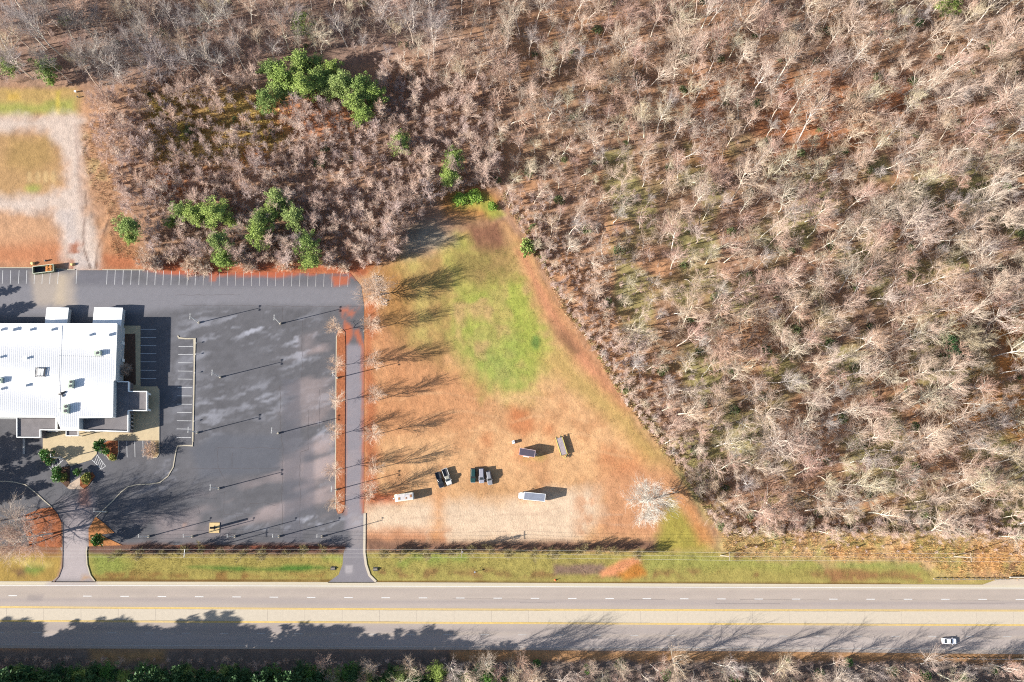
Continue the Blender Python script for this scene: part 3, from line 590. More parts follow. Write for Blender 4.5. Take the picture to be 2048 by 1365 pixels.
# ------------------------------------------------------------------ the store building
HM, HL = 6.7, 4.4
bld = empty('store_building', U(120, 760), 0, 'large white metal-roofed store building beside the parking lot', 'building')
def local(o):                       # parts keep world placement under their thing
    o.matrix_parent_inverse = Matrix.Translation(-bld.location); return o
def bpart(mb, name, m, parent=None, **k):
    o = mb.build(name, m, parent or bld, **k)
    if parent is None: local(o)
    return o
ROOF = [(-170, 648), (233.8, 648), (229.7, 761), (225.6, 761.5), (224.6, 834), (158, 836), (158, 858), (121, 858), (112, 834.5), (-170, 833)]
rw = UU(ROOF, HM)
bpart(MB().prism(rw, 0.0, HM - 0.25), 'wall', M_WALL)
roof = bpart(MB().prism(rw, HM - 0.25, HM), 'roof', M_ROOF)
ribs = MB()                          # standing seams, too fine to pick apart one by one
x = -168.0
while x < 230:
    if x < 111.5: y1 = 832
    elif x < 121.5: y1 = 833
    elif x < 157.5: y1 = 856
    else: y1 = 833
    xe = x
    top = U(x, 649.5, HM)
    # seams run square to the eave
    bx = x - (833 - 649.5) * 0.028 * (1 - (x + 170) / 900)
    yl = y1 if bx < 224 else 760
    bot = U(x + (bx - x) * (yl - 649.5) / 183.5, yl, HM)
    d = (bot - top); n = Vector((-d.y, d.x, 0)).normalized() * 0.05
    ribs.add([top - n, top + n, bot + n, bot - n, top - n * 0.5 + Vector((0, 0, .05)), top + n * 0.5 + Vector((0, 0, .05)), bot + n * 0.5 + Vector((0, 0, .05)), bot - n * 0.5 + Vector((0, 0, .05))],
             [(4, 5, 6, 7), (0, 1, 5, 4), (1, 2, 6, 5), (2, 3, 7, 6), (3, 0, 4, 7)])
    x += 4.0
rb = bpart(ribs, 'roof_seams', M_RIB); rb['kind'] = 'stuff'
def parapet(pts, z, th, h, name='parapet', m=M_TRIM, z0=None):
    w = UU(pts, z)
    return bpart(MB().strip(w, th, z - h if z0 is None else z0, z), name, m)
for seg in ([(-170, 833.6), (112, 834.4)], [(158, 836), (224.4, 834.6)], [(224.8, 834.6), (226, 761.5)], [(229.8, 761), (233.8, 648.4)], [(233.4, 648), (-170, 648)]):
    parapet(seg, HM + 0.12, 0.22, 0.5, 'eave_trim')
# pipe run and vents on the roof
for a, b in (((122.5, 652), (117, 824)), ((116, 712), (205, 714)), ((117, 771), (141, 770)), ((116, 817), (131, 818))):
    p, q = U(*a, HM + 0.16), U(*b, HM + 0.16)
    bpart(MB().tube(p, q, 0.05, k=6), 'gas_pipe', M_GALV)
def vent(px, py, w=0.9, h=0.75):
    p = U(px, py, HM); v = bpart(MB().box(p.x, p.y, HM + h / 2, w * 0.75, w * 0.75, h), 'roof_vent', M_ROOF)
    MB().box(p.x, p.y, HM + h + 0.06, w, w, 0.12).build('vent_cap', M_TRIM, v)
for px, py in ((1, 660.5), (25, 660.5), (59, 660.5), (102, 660.5), (178, 671), (217, 671), (0, 715), (53, 717), (51, 772), (1, 779)): vent(px, py, 1.1 if px in (25, 217) else 0.9, 0.95 if px in (25, 217) else 0.75)
def hvac(px, py, lx, ly, h, label):
    p = U(px, py, HM)
    t = empty('rooftop_unit', (p.x, p.y, HM), 0.0, label, 'air conditioner', 'air conditioners on the store roof')
    MB().box(0, 0, 0.2 + h / 2, lx, ly, h).build('casing', M_HVAC, t, bevel=0.05)
    MB().box(0, 0, 0.1, lx + 0.2, ly + 0.2, 0.2).build('curb_frame', M_GALV, t)
    for k in ((-1, 1) if ly > 2.3 else (1,)):
        fm = MB().tube((lx * 0.1, k * ly * 0.25 - (0 if ly > 2.3 else ly * 0.25), 0.2 + h), (lx * 0.1, k * ly * 0.25 - (0 if ly > 2.3 else ly * 0.25), 0.3 + h), min(lx, ly) * 0.3, k=14)
        fm.build('fan_guard', M_DARK, t)
    MB().box(-lx * 0.25, -ly * 0.3, 0.22 + h, lx * 0.3, ly * 0.25, 0.1).build('intake_hood', M_HVAC, t)
hvac(197, 707.5, 2.2, 1.5, 1.05, 'small green-grey air conditioner nearest the roof\'s right edge')
hvac(144.5, 769.5, 1.4, 2.6, 1.25, 'green-grey air conditioner on the white roof just above the crumpled dark duct')
hvac(134.5, 819, 1.7, 2.9, 1.3, 'largest green-grey air conditioner, nearest the front edge of the white roof')
hvac(0, 762, 2.2, 1.7, 1.0, 'green-grey air conditioner cut by the left edge of the photo')
p = U(82, 745, HM)
t = empty('roof_hatch_frame', (p.x, p.y, HM), 0, 'square dark steel frame with pale panels on the white roof', 'roof hatch')
for k in (-1, 1):
    MB().box(0, k * 1.4, 0.45, 3.2, 0.16, 0.16).build('rail', M_DARK, t); MB().box(k * 1.5, 0, 0.45, 0.16, 2.6, 0.16).build('rail', M_DARK, t)
for k in range(6): MB().box(-1.25 + k * 0.5, 0, 0.34, 0.10, 2.6, 0.1).build('crossbar', M_DARK, t)
MB().box(-0.35, 0, 0.36, 0.8, 2.2, 0.14).build('panel', M_TRIM, t); MB().box(0.6, 0, 0.36, 0.7, 2.2, 0.14).build('panel', M_TRIM, t)
for sx in (-1, 1):
    for sy in (-1, 1): MB().box(sx * 1.5, sy * 1.4, 0.3, 0.22, 0.22, 0.6).build('leg', M_DARK, t)
p = U(124, 787, HM)
t = empty('crumpled_duct', (p.x, p.y, HM), 0.3, 'dark crumpled duct lying on the white roof', 'duct')
MB().loft([[(-1.2, -0.3, 0.0), (-1.2, 0.3, 0.0), (-1.1, 0.2, 0.3), (-1.1, -0.2, 0.3)], [(-0.2, -0.5, 0.0), (-0.2, 0.35, 0.0), (-0.1, 0.25, 0.8), (-0.15, -0.3, 0.7)], [(0.6, -0.3, 0.0), (0.7, 0.3, 0.0), (0.6, 0.2, 0.6), (0.6, -0.25, 0.5)], [(1.3, 0.1, 0.0), (1.3, 0.5, 0.0), (1.2, 0.4, 0.25), (1.2, 0.15, 0.25)]]).build('duct_body', M_DARK, t)
MB().loft([[(-0.3, -0.5, 0.0), (0.2, -0.5, 0.0), (0.2, -0.45, 0.5), (-0.2, -0.45, 0.5)], [(-0.1, -1.3, 0.0), (0.3, -1.3, 0.0), (0.3, -1.3, 0.3), (0.0, -1.3, 0.3)]]).build('duct_elbow', M_DARK, t)
# loading dock shelters on the rear wall
M_SHED = mat('white_shed_roof', (0.72, 0.73, 0.74), 0.5)
for xa, xb, xr, yt, h in ((93.5, 137.5, 113, 615.4, 2.5), (188.5, 245.5, 214, 615.4, 2.8)):
    a, b, r = U(xa, yt, h), U(xb, yt + 2, h), U(xr, yt - 0.5, h + 0.35)
    yb = U(xr, 652, HM).y - 0.1
    w = MB().prism([(a.x, a.y - 0.2, 0), (b.x - 0.2, a.y - 0.2, 0), (b.x - 0.2, yb, 0), (a.x + 0.2, yb, 0)], 0.0, h - 0.05)
    shed = bpart(w, 'loading_dock', M_WALL)
    MB().add([(a.x, a.y, h), (r.x, a.y, h + 0.4), (b.x, a.y, h), (a.x, yb, h), (r.x, yb, h + 0.4), (b.x, yb, h), (a.x, a.y, h - 0.12), (b.x, a.y, h - 0.12), (a.x, yb, h - 0.12), (b.x, yb, h - 0.12)],
             [(0, 1, 4, 3), (1, 2, 5, 4), (0, 6, 7, 2, 1), (3, 4, 5, 9, 8), (6, 8, 9, 7), (0, 3, 8, 6), (2, 7, 9, 5)]).build('shed_roof', M_SHED, shed)
    MB().box((a.x + b.x) / 2, a.y - 0.16, 1.2, (b.x - a.x) * 0.6, 0.12, 2.2).build('dock_door', M_TRIM, shed)
# low front blocks with parapets
SE = [(226.5, 764), (256.4, 763.6), (256.4, 821.5), (255.3, 863.5), (158.5, 860.5), (158.5, 838), (226, 836.5)]
bpart(MB().prism(UU(SE, HL), 0.0, HL - 0.75), 'front_block', M_MEMB)
PORT = [(256.6, 783), (293.3, 783.4), (292.8, 821), (256.6, 821)]
pw = UU(PORT, HL)
bpart(MB().prism(pw, HL - 1.3, HL - 0.8), 'entrance_canopy', M_MEMB)
for (x, y) in ((290.5, 786), (290, 818)):
    q = U(x, y, HL); bpart(MB().box(q.x, q.y, (HL - 1.3) / 2, 0.6, 0.6, HL - 1.3), 'column', M_TRIM)
for seg in ([(234.8, 763.8), (256.4, 763.8)], [(256.6, 763.2), (256.5, 783)], [(256.2, 783.2), (293.6, 783.2)], [(293.2, 783.6), (292.8, 820.8)], [(293.2, 821.2), (255.8, 821.2)], [(255.9, 821.6), (255.3, 863.4)], [(255.7, 863.4), (157.8, 860.6)], [(158.4, 860.2), (158.5, 838)]):
    parapet(seg, HL, 0.25, 1.25)
SW = [(33, 837), (111.6, 837), (111.6, 859.5), (79.5, 860), (79.5, 875), (33, 875)]
bpart(MB().prism(UU(SW, HL), 0.0, HL - 0.45), 'front_block', M_MEMB)
for seg in ([(33.4, 836), (33.4, 874.6)], [(33, 874.8), (80.2, 874.8)], [(79.8, 874.4), (79.6, 860.4)], [(79.2, 859.8), (158, 860.6)], [(111.8, 859.4), (112, 836)]):
    parapet(seg, HL, 0.25, 1.0)
bpart(MB().prism(UU([(132, 862.5), (156, 862.8), (156, 872), (132, 872)], 3.2), 2.6, 2.85), 'door_canopy', M_MEMB)
for seg in ([(132, 862.6), (132, 872)], [(131.8, 872), (156.2, 872)], [(156, 871.8), (156, 862.6)]): parapet(seg, 3.2, 0.18, 0.6)
for (x, y) in ((133, 871), (155, 871)):
    q = U(x, y, 3.2); bpart(MB().box(q.x, q.y, 1.4, 0.25, 0.25, 2.5), 'column', M_TRIM)
# doors and windows on the east and south fronts
q = U(256.6, 845, HL)
for y in (830, 838, 846, 854):
    q = U(255.5, y, HL); w_ = bpart(MB().box(q.x + 0.17, q.y, 1.5, 0.08, 1.15, 2.3), 'window', M_TRIM)
    MB().box(q.x + 0.22, q.y, 1.5, 0.05, 0.95, 2.1).build('pane', M_GLASS, w_)
for y in (680, 715):
    q = U(232, y, HM); d_ = bpart(MB().box(q.x + 0.16, q.y, 1.1, 0.1, 1.1, 2.2), 'side_door', M_TRIM)
for x in (95, 105, 170, 190, 210, 230):
    q = U(x, 861, HL); w_ = bpart(MB().box(q.x, q.y - 0.17, 1.5, 1.7, 0.08, 2.2), 'window', M_TRIM)
    MB().box(q.x, q.y - 0.22, 1.5, 1.5, 0.05, 2.0).build('pane', M_GLASS, w_)
slab('walk_strip', [(46, 876), (51, 876), (50.5, 909), (45.5, 909)], 0.14, M_GREYWALK)

# ------------------------------------------------------------------ light poles, posts, utility poles
def light_pole(base, H, label, group, rz=0.0, head=1.0, single=False):
    t = empty('light_pole', base, rz, label, 'light pole', group)
    MB().tube((0, 0, 0), (0, 0, 0.75), 0.36, 0.34, 14).build('concrete_base', M_KERB, t)
    MB().tube((0, 0, 0.75), (0, 0, H), 0.17, 0.11, 8).build('pole', M_STEEL, t)
    if single:
        MB().tube((0, 0, H - 0.1), (0, 0.6, H + 0.05), 0.04, k=6).build('arm', M_STEEL, t)
        MB().box(0, 0.7, H + 0.02, 0.3, 0.5, 0.16).build('lamp_head', M_LAMP, t)
    else:
        MB().tube((0, -0.7, H), (0, 0.7, H), 0.045, k=6).build('arm', M_STEEL, t)
        for k in (-1, 1): MB().box(0, k * 0.7, H + 0.02, 0.4, 0.55, 0.2).build('lamp_head', M_LAMP, t)
    return t
for x, y, lab in ((398, 646, 'two-headed light pole in the upper left of the open lot, beside the building shadow'), (561, 648, 'two-headed light pole in the upper middle of the open lot, nearer the median'),
                  (441, 755, 'two-headed light pole alone in the middle of the lot, level with the roof hatch'), (395, 866, 'two-headed light pole at the lower end of the long straight kerb'),
                  (556.5, 867, 'two-headed light pole right of centre in the lot, level with the store front'), (438, 977.5, 'two-headed light pole in the lower middle of the lot, above the yellow pad'),
                  (675, 756.5, 'light pole standing in the upper half of the mulched median'), (672.5, 980, 'light pole standing in the lower half of the mulched median')):
    light_pole(U(x, y), 9.2, lab, 'double headed parking lot lights')
for x, lab in ((-2, 'light pole at the left photo edge beside the bare oaks'), (298, 'leftmost light pole of the row along the lot\'s front edge'), (385, 'light pole just left of the yellow pad'), (470, 'light pole just right of the yellow pad'), (558, 'second light pole from the right in the lot\'s front row'), (644, 'rightmost light pole of the lot\'s front row, nearest the exit drive')):
    light_pole(U(x, 1073.5 if x > 0 else 1068), 8.8, lab, 'single headed lights along the lot front', single=True)
light_pole(U(213, 1024), 9.2, 'light pole beside the curving kerb above the entrance drive', 'single headed lights along the lot front', single=True)
light_pole(U(128, 918), 9.0, 'light pole in front of the store between two green shrubs', 'single headed lights along the lot front', single=True)
for x, y, lab in ((394, 687.5, 'top'), (393, 710, 'second from top'), (391.5, 747, 'middle'), (390, 843.5, 'lowest')):
    t = empty('sign_stake', U(x, y), 0, f'small sign stake right of the straight kerb, {lab} of four', 'sign', 'small sign stakes by the kerb')
    MB().tube((0, 0, 0), (0, 0, 0.9), 0.03, k=6).build('stake', M_GALV, t); MB().box(0, 0, 0.95, 0.06, 0.42, 0.35).build('plate', M_TRIM, t)
p = U(429, 1056)
tag(MB().box(p.x, p.y, 0.1, 3.3, 3.3, 0.2).build('sign_footing', mat('pale_yellow_pad', A(230, 198, 138), 0.8, noise=0.2, nscale=2)), 'square yellow painted concrete pad at the front of the lot', 'concrete pad')
t = empty('sign_post', (p.x, p.y, 0.2), 0.05, 'dark steel H-shaped post standing on the yellow pad', 'post')
MB().box(0, 0.28, 2.3, 0.26, 0.12, 4.6).build('flange', M_DARK, t); MB().box(0, -0.28, 2.3, 0.26, 0.12, 4.6).build('flange', M_DARK, t)
MB().box(0, 0, 2.3, 0.1, 0.44, 4.6).build('web', M_DARK, t); MB().box(0, 0, 0.05, 1.5, 0.35, 0.1).build('base_plate', M_DARK, t); MB().box(0, 0, 0.04, 0.35, 1.3, 0.08).build('base_plate', M_DARK, t)
UPOLES = [(-170, 1104, 10.6, 'power pole beyond the left edge, by the oaks'), (389.5, 1104.5, 10.6, 'power pole with crossarm at the front of the parking lot'), (923.5, 1105, 9.6, 'power pole with crossarm and pale transformer beside the gravel pad'), (1441, 1111, 10.2, 'power pole at the corner where the woods meet the verge'), (1908, 1113, 10.2, 'power pole in the orange brush near the guard rail'), (2400, 1118, 10.2, 'power pole beyond the right edge, past the bridge')]
tops = []
for i, (x, y, H, lab) in enumerate(UPOLES):
    b = U(x, y); tops.append((b, H))
    t = empty('utility_pole', b, 0, lab, 'utility pole', 'power poles along the road')
    MB().tube((0, 0, 0), (0, 0, H), 0.17, 0.11, 8).build('pole', M_WOODP, t)
    MB().box(0.12, 0, H - 0.35, 0.12, 2.6, 0.14).build('crossarm', M_WOODP if i != 1 else M_TRIM, t)
    for k in (-1.2, 0.0, 1.2): MB().tube((0.12, k, H - 0.28), (0.12, k, H - 0.05), 0.05, k=6).build('insulator', M_GALV, t)
    if i == 2: MB().tube((0.35, 0.35, H - 2.0), (0.35, 0.35, H - 1.1), 0.28, k=10).build('transformer', M_GALV, t)
for k, nm in ((-1.2, 'lower'), (0.0, 'middle'), (1.2, 'upper')):
    mb = MB()
    for (a, ha), (b, hb) in zip(tops, tops[1:]):
        n = 14; prev = None
        for j in range(n + 1):
            s = j / n; q = a.lerp(b, s); q = Vector((q.x + 0.12, q.y + k, ha + (hb - ha) * s - 0.05 - 1.5 * 4 * s * (1 - s)))
            if prev: mb.tube(prev, q, 0.024, k=4, cap=False)
            prev = q
    tag(mb.build('power_line', M_WIRE), f'{nm} of three thin power lines strung along the road verge', 'power line', 'power lines')

# ------------------------------------------------------------------ vehicles
def paint(name, col, rough=0.35): return mat('paint_' + name, col, rough, coat=0.3, noise=0.06, nscale=2)
def wheel(t, x, y, r, w=0.24):
    o = MB().tube((x, y - w / 2, r), (x, y + w / 2, r), r, k=18).build('wheel', M_TYRE, t)
    s = 1 if y > 0 else -1
    MB().tube((x, y + s * (w / 2 + 0.004), r), (x, y + s * (w / 2 + 0.02), r), r * 0.6, k=14).build('rim', M_RIM, o)
def body_sec(x, hw, z0, zs, ztop, sh=0.86):
    return [(x, -hw * 0.92, z0), (x, -hw, z0 + 0.18), (x, -hw, zs), (x, -hw * sh, ztop), (x, hw * sh, ztop), (x, hw, zs), (x, hw, z0 + 0.18), (x, hw * 0.92, z0)]
def car(px, py, qx, qy, kind, col, label, cat, group=None, L=4.7, W=1.85, roofcol=None):
    """(px,py) rear and (qx,qy) front on the ground"""
    a, b = U(px, py), U(qx, qy); d = b - a; rz = math.atan2(d.y, d.x); c0 = (a + b) / 2
    t = empty({'pickup': 'pickup_truck', 'suv': 'parked_suv', 'sedan': 'white_car', 'van': 'minivan'}[kind], (c0.x, c0.y, 0.0), rz, label, cat, group)
    h = W / 2; P_ = paint(label[:18], col); r = 0.36 if kind != 'sedan' else 0.32
    zg = 0.28 if kind == 'sedan' else 0.4; zs = 0.68 if kind == 'sedan' else 0.8; zd = zs + 0.22
    f, k = L / 2, -L / 2
    nose = [body_sec(f, h * 0.80, zg + 0.05, zs - 0.12, zd - 0.16), body_sec(f - 0.25, h * 0.95, zg, zs - 0.05, zd - 0.06), body_sec(f - 1.15, h, zg, zs, zd)]
    if kind == 'pickup':
        cf, cr = f - 1.25, f - 3.0
        body = MB().loft([body_sec(cr - 0.03, h, zg, zs, zd), *[body_sec(x_, h, zg, zs, zd) for x_ in (cf,)], *nose[::-1]])
        body.build('body', P_, t, bevel=0.04)
        fl = MB().box((k + cr) / 2, 0, zg + 0.2, cr - k - 0.06, W * 0.94, 0.12).build('bed_floor', M_DARK, t)
        for s in (-1, 1): MB().box((k + cr) / 2 - 0.02, s * (h - 0.09), (zg + zd) / 2 + 0.05, cr - k - 0.08, 0.17, zd - zg + 0.05).build('bed_side', P_, t)
        MB().box(k + 0.05, 0, (zg + zd) / 2 + 0.05, 0.1, W * 0.86, zd - zg).build('tailgate', P_, t)
        g0, g1, g2, g3, zr = cr + 0.02, cr + 0.22, cf - 0.75, cf + 0.02, zd + 0.62
    else:
        body = MB().loft([body_sec(k, h * 0.88, zg + 0.05, zs, zd - 0.02), body_sec(k + 0.2, h * 0.97, zg, zs, zd), body_sec(-0.2, h, zg, zs, zd), *nose[::-1]])
        body.build('body', P_, t, bevel=0.04)
        if kind == 'sedan': g0, g1, g2, g3, zr = k + 0.75, k + 1.45, 0.15, 0.95, zd + 0.5
        elif kind == 'van': g0, g1, g2, g3, zr = k + 0.08, k + 0.3, f - 1.9, f - 1.0, zd + 0.72
        else: g0, g1, g2, g3, zr = k + 0.1, k + 0.4, f - 2.05, f - 1.35, zd + 0.66
    wl, wr = h * 0.84, h * 0.68
    gl = MB().add([(g0, -wl, zd - 0.01), (g3, -wl, zd - 0.01), (g3, wl, zd - 0.01), (g0, wl, zd - 0.01), (g1, -wr, zr), (g2, -wr, zr), (g2, wr, zr), (g1, wr, zr)],
                  [(4, 5, 6, 7), (0, 1, 5, 4), (1, 2, 6, 5), (2, 3, 7, 6), (3, 0, 4, 7)]).build('windows', M_GLASS, t)
    MB().loft([[(g1 - 0.12, -wr - 0.03, zr - 0.02), (g1 - 0.12, wr + 0.03, zr - 0.02), (g1 - 0.05, wr - 0.05, zr + 0.07), (g1 - 0.05, -wr + 0.05, zr + 0.07)], [(g2 + 0.1, -wr - 0.03, zr - 0.02), (g2 + 0.1, wr + 0.03, zr - 0.02), (g2 - 0.02, wr - 0.05, zr + 0.06), (g2 - 0.02, -wr + 0.05, zr + 0.06)]]).build('roof', P_ if roofcol is None else paint(label[:14] + 'r', roofcol), t, bevel=0.03)
    for s in (-1, 1):
        for x_, xx in ((g1, g0), (g2, g3), ((g1 + g2) / 2, (g1 + g2) / 2)):
            MB().tube((xx, s * (wl + 0.01), zd), (x_, s * (wr + 0.01), zr), 0.035, k=5).build('pillar', P_, t)
        MB().box(g3 - 0.05, s * (h + 0.1), zd + 0.1, 0.12, 0.22, 0.15).build('mirror', P_, t)
        MB().box(f - 0.1, s * h * 0.62, zs - 0.05, 0.2, 0.38, 0.15).build('headlight', M_TRIM, t)
        MB().box(k + 0.02, s * h * 0.72, zs, 0.1, 0.2, 0.2).build('tail_light', mat('tail_red', (0.4, 0.02, 0.02), 0.4), t)
        for x_ in (f - 0.85, k + 0.95): wheel(t, x_, s * (h - 0.1), r)
    MB().box(f + 0.02, 0, zg + 0.12, 0.14, W * 0.85, 0.18).build('bumper', M_GALV, t); MB().box(k - 0.03, 0, zg + 0.12, 0.12, W * 0.85, 0.18).build('bumper', M_GALV, t)
    return t
car(875.5, 947, 883.5, 973.5, 'pickup', (0.012, 0.013, 0.018), 'black pickup truck parked closest beside the white pickup', 'pickup', L=5.2, W=1.9)
car(888.5, 939, 899.5, 969, 'pickup', (0.5, 0.49, 0.47), 'white pickup truck parked at a slant beside the black pickup', 'pickup', L=5.6, W=1.95, roofcol=(0.26, 0.25, 0.21))
car(946.5, 938, 946, 965, 'suv', (0.012, 0.042, 0.04), 'dark green suv, leftmost of the three parked side by side', 'car', L=4.7, W=1.8)
car(962.5, 938, 963.5, 966, 'van', (0.24, 0.235, 0.27), 'silver minivan in the middle of the three parked side by side', 'car', L=4.8, W=1.9)
car(976, 944, 980.5, 969, 'suv', (0.19, 0.19, 0.205), 'grey suv, rightmost of the three parked side by side', 'car', L=4.5, W=1.75)
wc = car(1881, 1281.5, 1911, 1282.5, 'sedan', (0.85, 0.85, 0.88), 'white car driving on the shaded lane of the road', 'car', L=4.8, W=1.85)

def trailer_wheel_pair(t, x, hw, r=0.38):
    for s in (-1, 1): wheel(t, x, s * hw, r)
# box truck
a, b = U(1089, 996.5), U(1037.5, 991.5); d = b - a; rz = math.atan2(d.y, d.x); c0 = (a + b) / 2
t = empty('box_truck', (c0.x, c0.y, 0), rz, 'grey-roofed box truck with white cab parked above the gravel pad', 'truck')
P_ = paint('truck_white', (0.75, 0.75, 0.75)); L = d.length; f, k = L / 2, -L / 2
MB().box(k + 3.55, 0, 1.95, 7.1, 2.45, 2.5).build('cargo_box', P_, t, bevel=0.04)
MB().box(k + 3.55, 0, 3.24, 7.0, 2.3, 0.05).build('box_roof', mat('grey_box_roof', A(150, 156, 172), 0.5, noise=0.15, nscale=0.8), t)
for s in (-1, 1): MB().box(k + 3.55, s * 1.2, 3.25, 7.1, 0.1, 0.1).build('top_rail', M_TRIM, t)
MB().box(k + 0.05, 0, 3.26, 0.12, 2.3, 0.1).build('top_rail', M_TRIM, t)
MB().box(k + 3.9, 0, 0.62, 7.6, 0.9, 0.2).build('chassis', M_DARK, t)
MB().loft([[(f - 1.55, -1.05, 0.6), (f - 1.55, 1.05, 0.6), (f - 1.55, 1.0, 2.3), (f - 1.55, -1.0, 2.3)], [(f - 0.85, -1.05, 0.6), (f - 0.85, 1.05, 0.6), (f - 0.95, 0.95, 2.25), (f - 0.95, -0.95, 2.25)], [(f - 0.4, -1.02, 0.55), (f - 0.4, 1.02, 0.55), (f - 0.4, 0.95, 1.4), (f - 0.4, -0.95, 1.4)], [(f, -0.8, 0.55), (f, 0.8, 0.55), (f - 0.02, 0.75, 1.2), (f - 0.02, -0.75, 1.2)]]).build('cab', P_, t, bevel=0.03)
MB().add([(f - 0.93, -0.85, 2.15), (f - 0.93, 0.85, 2.15), (f - 0.42, 0.85, 1.46), (f - 0.42, -0.85, 1.46)], [(0, 1, 2, 3)]).build('windshield', M_GLASS, t)
for s in (-1, 1):
    MB().box(f - 0.6, s * 1.2, 1.7, 0.1, 0.25, 0.4).build('mirror', M_DARK, t); wheel(t, f - 0.8, s * 0.95, 0.45); wheel(t, k + 1.9, s * 0.98, 0.45, 0.45)
    MB().box(f - 0.03, s * 0.6, 0.95, 0.08, 0.3, 0.16).build('headlight', M_TRIM, t)
MB().box(f + 0.08, 0, 0.6, 0.15, 1.9, 0.22).build('bumper', M_GALV, t)
# red cargo trailer
a, b = U(1038, 904.5), U(1069, 909.5); d = b - a; rz = math.atan2(d.y, d.x); c0 = (a + b) / 2
t = empty('cargo_trailer', (c0.x, c0.y, 0), rz, 'red box trailer with a dark roof parked next to the yellow flatbed', 'trailer')
P_ = paint('trailer_red', (0.42, 0.09, 0.05)); L = d.length
MB().box(0, 0, 1.62, L, 2.35, 2.25).build('box', P_, t, bevel=0.04)
MB().box(0, 0, 2.77, L - 0.25, 2.1, 0.05).build('roof', mat('black_roof', A(88, 80, 96), 0.6, noise=0.2), t)
for s in (-1, 1):
    MB().box(0, s * 1.15, 2.78, L, 0.1, 0.1).build('roof_rail', mat('pink_rail', (0.55, 0.42, 0.42), 0.5), t); MB().box(s * (L / 2 - 0.04), 0, 2.78, 0.1, 2.2, 0.1).build('roof_rail', MATS['pink_rail'], t)
    for x_ in (-0.5, 0.4): wheel(t, x_, s * 1.05, 0.36)
    MB().box(-0.05, s * 1.25, 0.82, 2.0, 0.2, 0.08).build('fender', M_TRIM, t)
MB().tube((L / 2, 0.7, 0.5), (L / 2 + 1.1, 0, 0.5), 0.05, k=6).build('tongue', M_GALV, t); MB().tube((L / 2, -0.7, 0.5), (L / 2 + 1.1, 0, 0.5), 0.05, k=6).build('tongue', M_GALV, t)
MB().box(L / 2 + 0.25, 0, 0.9, 0.4, 0.8, 0.5).build('tool_box', M_GALV, t)
# yellow flatbed trailer
a, b = U(1116.5, 873.5), U(1128, 910.5); d = b - a; rz = math.atan2(d.y, d.x); c0 = (a + b) / 2; L = d.length
t = empty('flatbed_trailer', (c0.x, c0.y, 0), rz, 'yellow flatbed equipment trailer with plank deck right of the red box trailer', 'trailer')
P_ = paint('trailer_yellow', (0.50, 0.43, 0.12))
M_PLANK = mat('deck_plank', A(184, 170, 176), 0.85, noise=0.2, nscale=3)
for i in range(6): MB().box(0.2, -0.8 + i * 0.32, 0.85, L - 0.6, 0.29, 0.07).build('deck_plank', M_PLANK, t)
for s in (-1, 1):
    MB().box(0.1, s * 1.12, 0.88, L - 0.3, 0.2, 0.24).build('side_rail', P_, t)
    for x_ in (-1.0, -0.1): wheel(t, x_, s * 0.82, 0.36, 0.22)
    MB().box(-L / 2 + 0.25, s * 0.7, 1.1, 0.75, 0.5, 0.1).build('ramp', M_DARK, t); MB().box(-L / 2 + 0.1, s * 0.7, 1.3, 0.1, 0.5, 0.6).build('ramp_foot', P_, t)
    MB().tube((L / 2 - 0.2, s * 0.95, 0.7), (L / 2 + 1.3, 0, 0.6), 0.08, k=6).build('tongue', P_, t)
MB().box(L / 2 - 0.1, 0, 0.75, 0.2, 2.2, 0.2).build('front_beam', M_DARK, t)
MB().tube((L / 2 + 0.5, 0.75, 0.35), (L / 2 + 0.5, 0.75, 0.6), 0.42, k=16).build('spare_tyre', M_TYRE, t)
MB().tube((L / 2 + 1.0, 0, 0), (L / 2 + 1.0, 0, 1.2), 0.05, k=6).build('jack', M_DARK, t)
# camper
a, b = U(828.5, 992.5), U(790.5, 997.5); d = b - a; rz = math.atan2(d.y, d.x); c0 = (a + b) / 2; L = d.length
t = empty('camper_trailer', (c0.x, c0.y, 0), rz, 'white camper trailer with rusty roof vents at the gravel pad\'s left end', 'camper')
P_ = paint('camper_cream', (0.66, 0.63, 0.5))
sec = lambda x, z0, z1: [(x, -1.2, z0), (x, 1.2, z0), (x, 1.22, z1 - 0.15), (x, 1.05, z1), (x, -1.05, z1), (x, -1.22, z1 - 0.15)]
MB().loft([sec(-L / 2, 0.55, 2.45), sec(-L / 2 + 0.3, 0.5, 2.6), sec(L / 2 - 0.8, 0.5, 2.6), sec(L / 2 - 0.2, 0.55, 2.0), sec(L / 2, 0.6, 1.5)]).build('shell', P_, t, bevel=0.03)
MB().box(-0.3, 0, 2.615, L - 1.2, 2.0, 0.04).build('roof_sheet', mat('camper_roof', A(226, 218, 216), 0.6, noise=0.12, nscale=2), t)
M_RUST = mat('rusty_vent', (0.3, 0.14, 0.05), 0.9, noise=0.3)
for x_, y_, s_ in ((1.7, 0.3, 0.5), (-0.6, 0.4, 0.35), (-2.2, -0.1, 0.6)): MB().box(x_, y_, 2.68, s_, s_ * 1.5, 0.12).build('roof_vent', M_RUST, t)
for s in (-1, 1):
    MB().box(0.8, s * 1.23, 1.6, 1.0, 0.04, 0.6).build('window', M_GLASS, t); MB().box(-1.6, s * 1.23, 1.6, 0.8, 0.04, 0.6).build('window', M_GLASS, t)
    wheel(t, -0.5, s * 1.05, 0.34); MB().tube((L / 2 - 0.1, s * 0.6, 0.5), (L / 2 + 1.0, 0, 0.5), 0.05, k=6).build('tongue', M_DARK, t)
MB().tube((L / 2 + 0.5, 0, 0.5), (L / 2 + 0.5, 0, 1.0), 0.17, k=10).build('gas_bottle', M_TRIM, t)
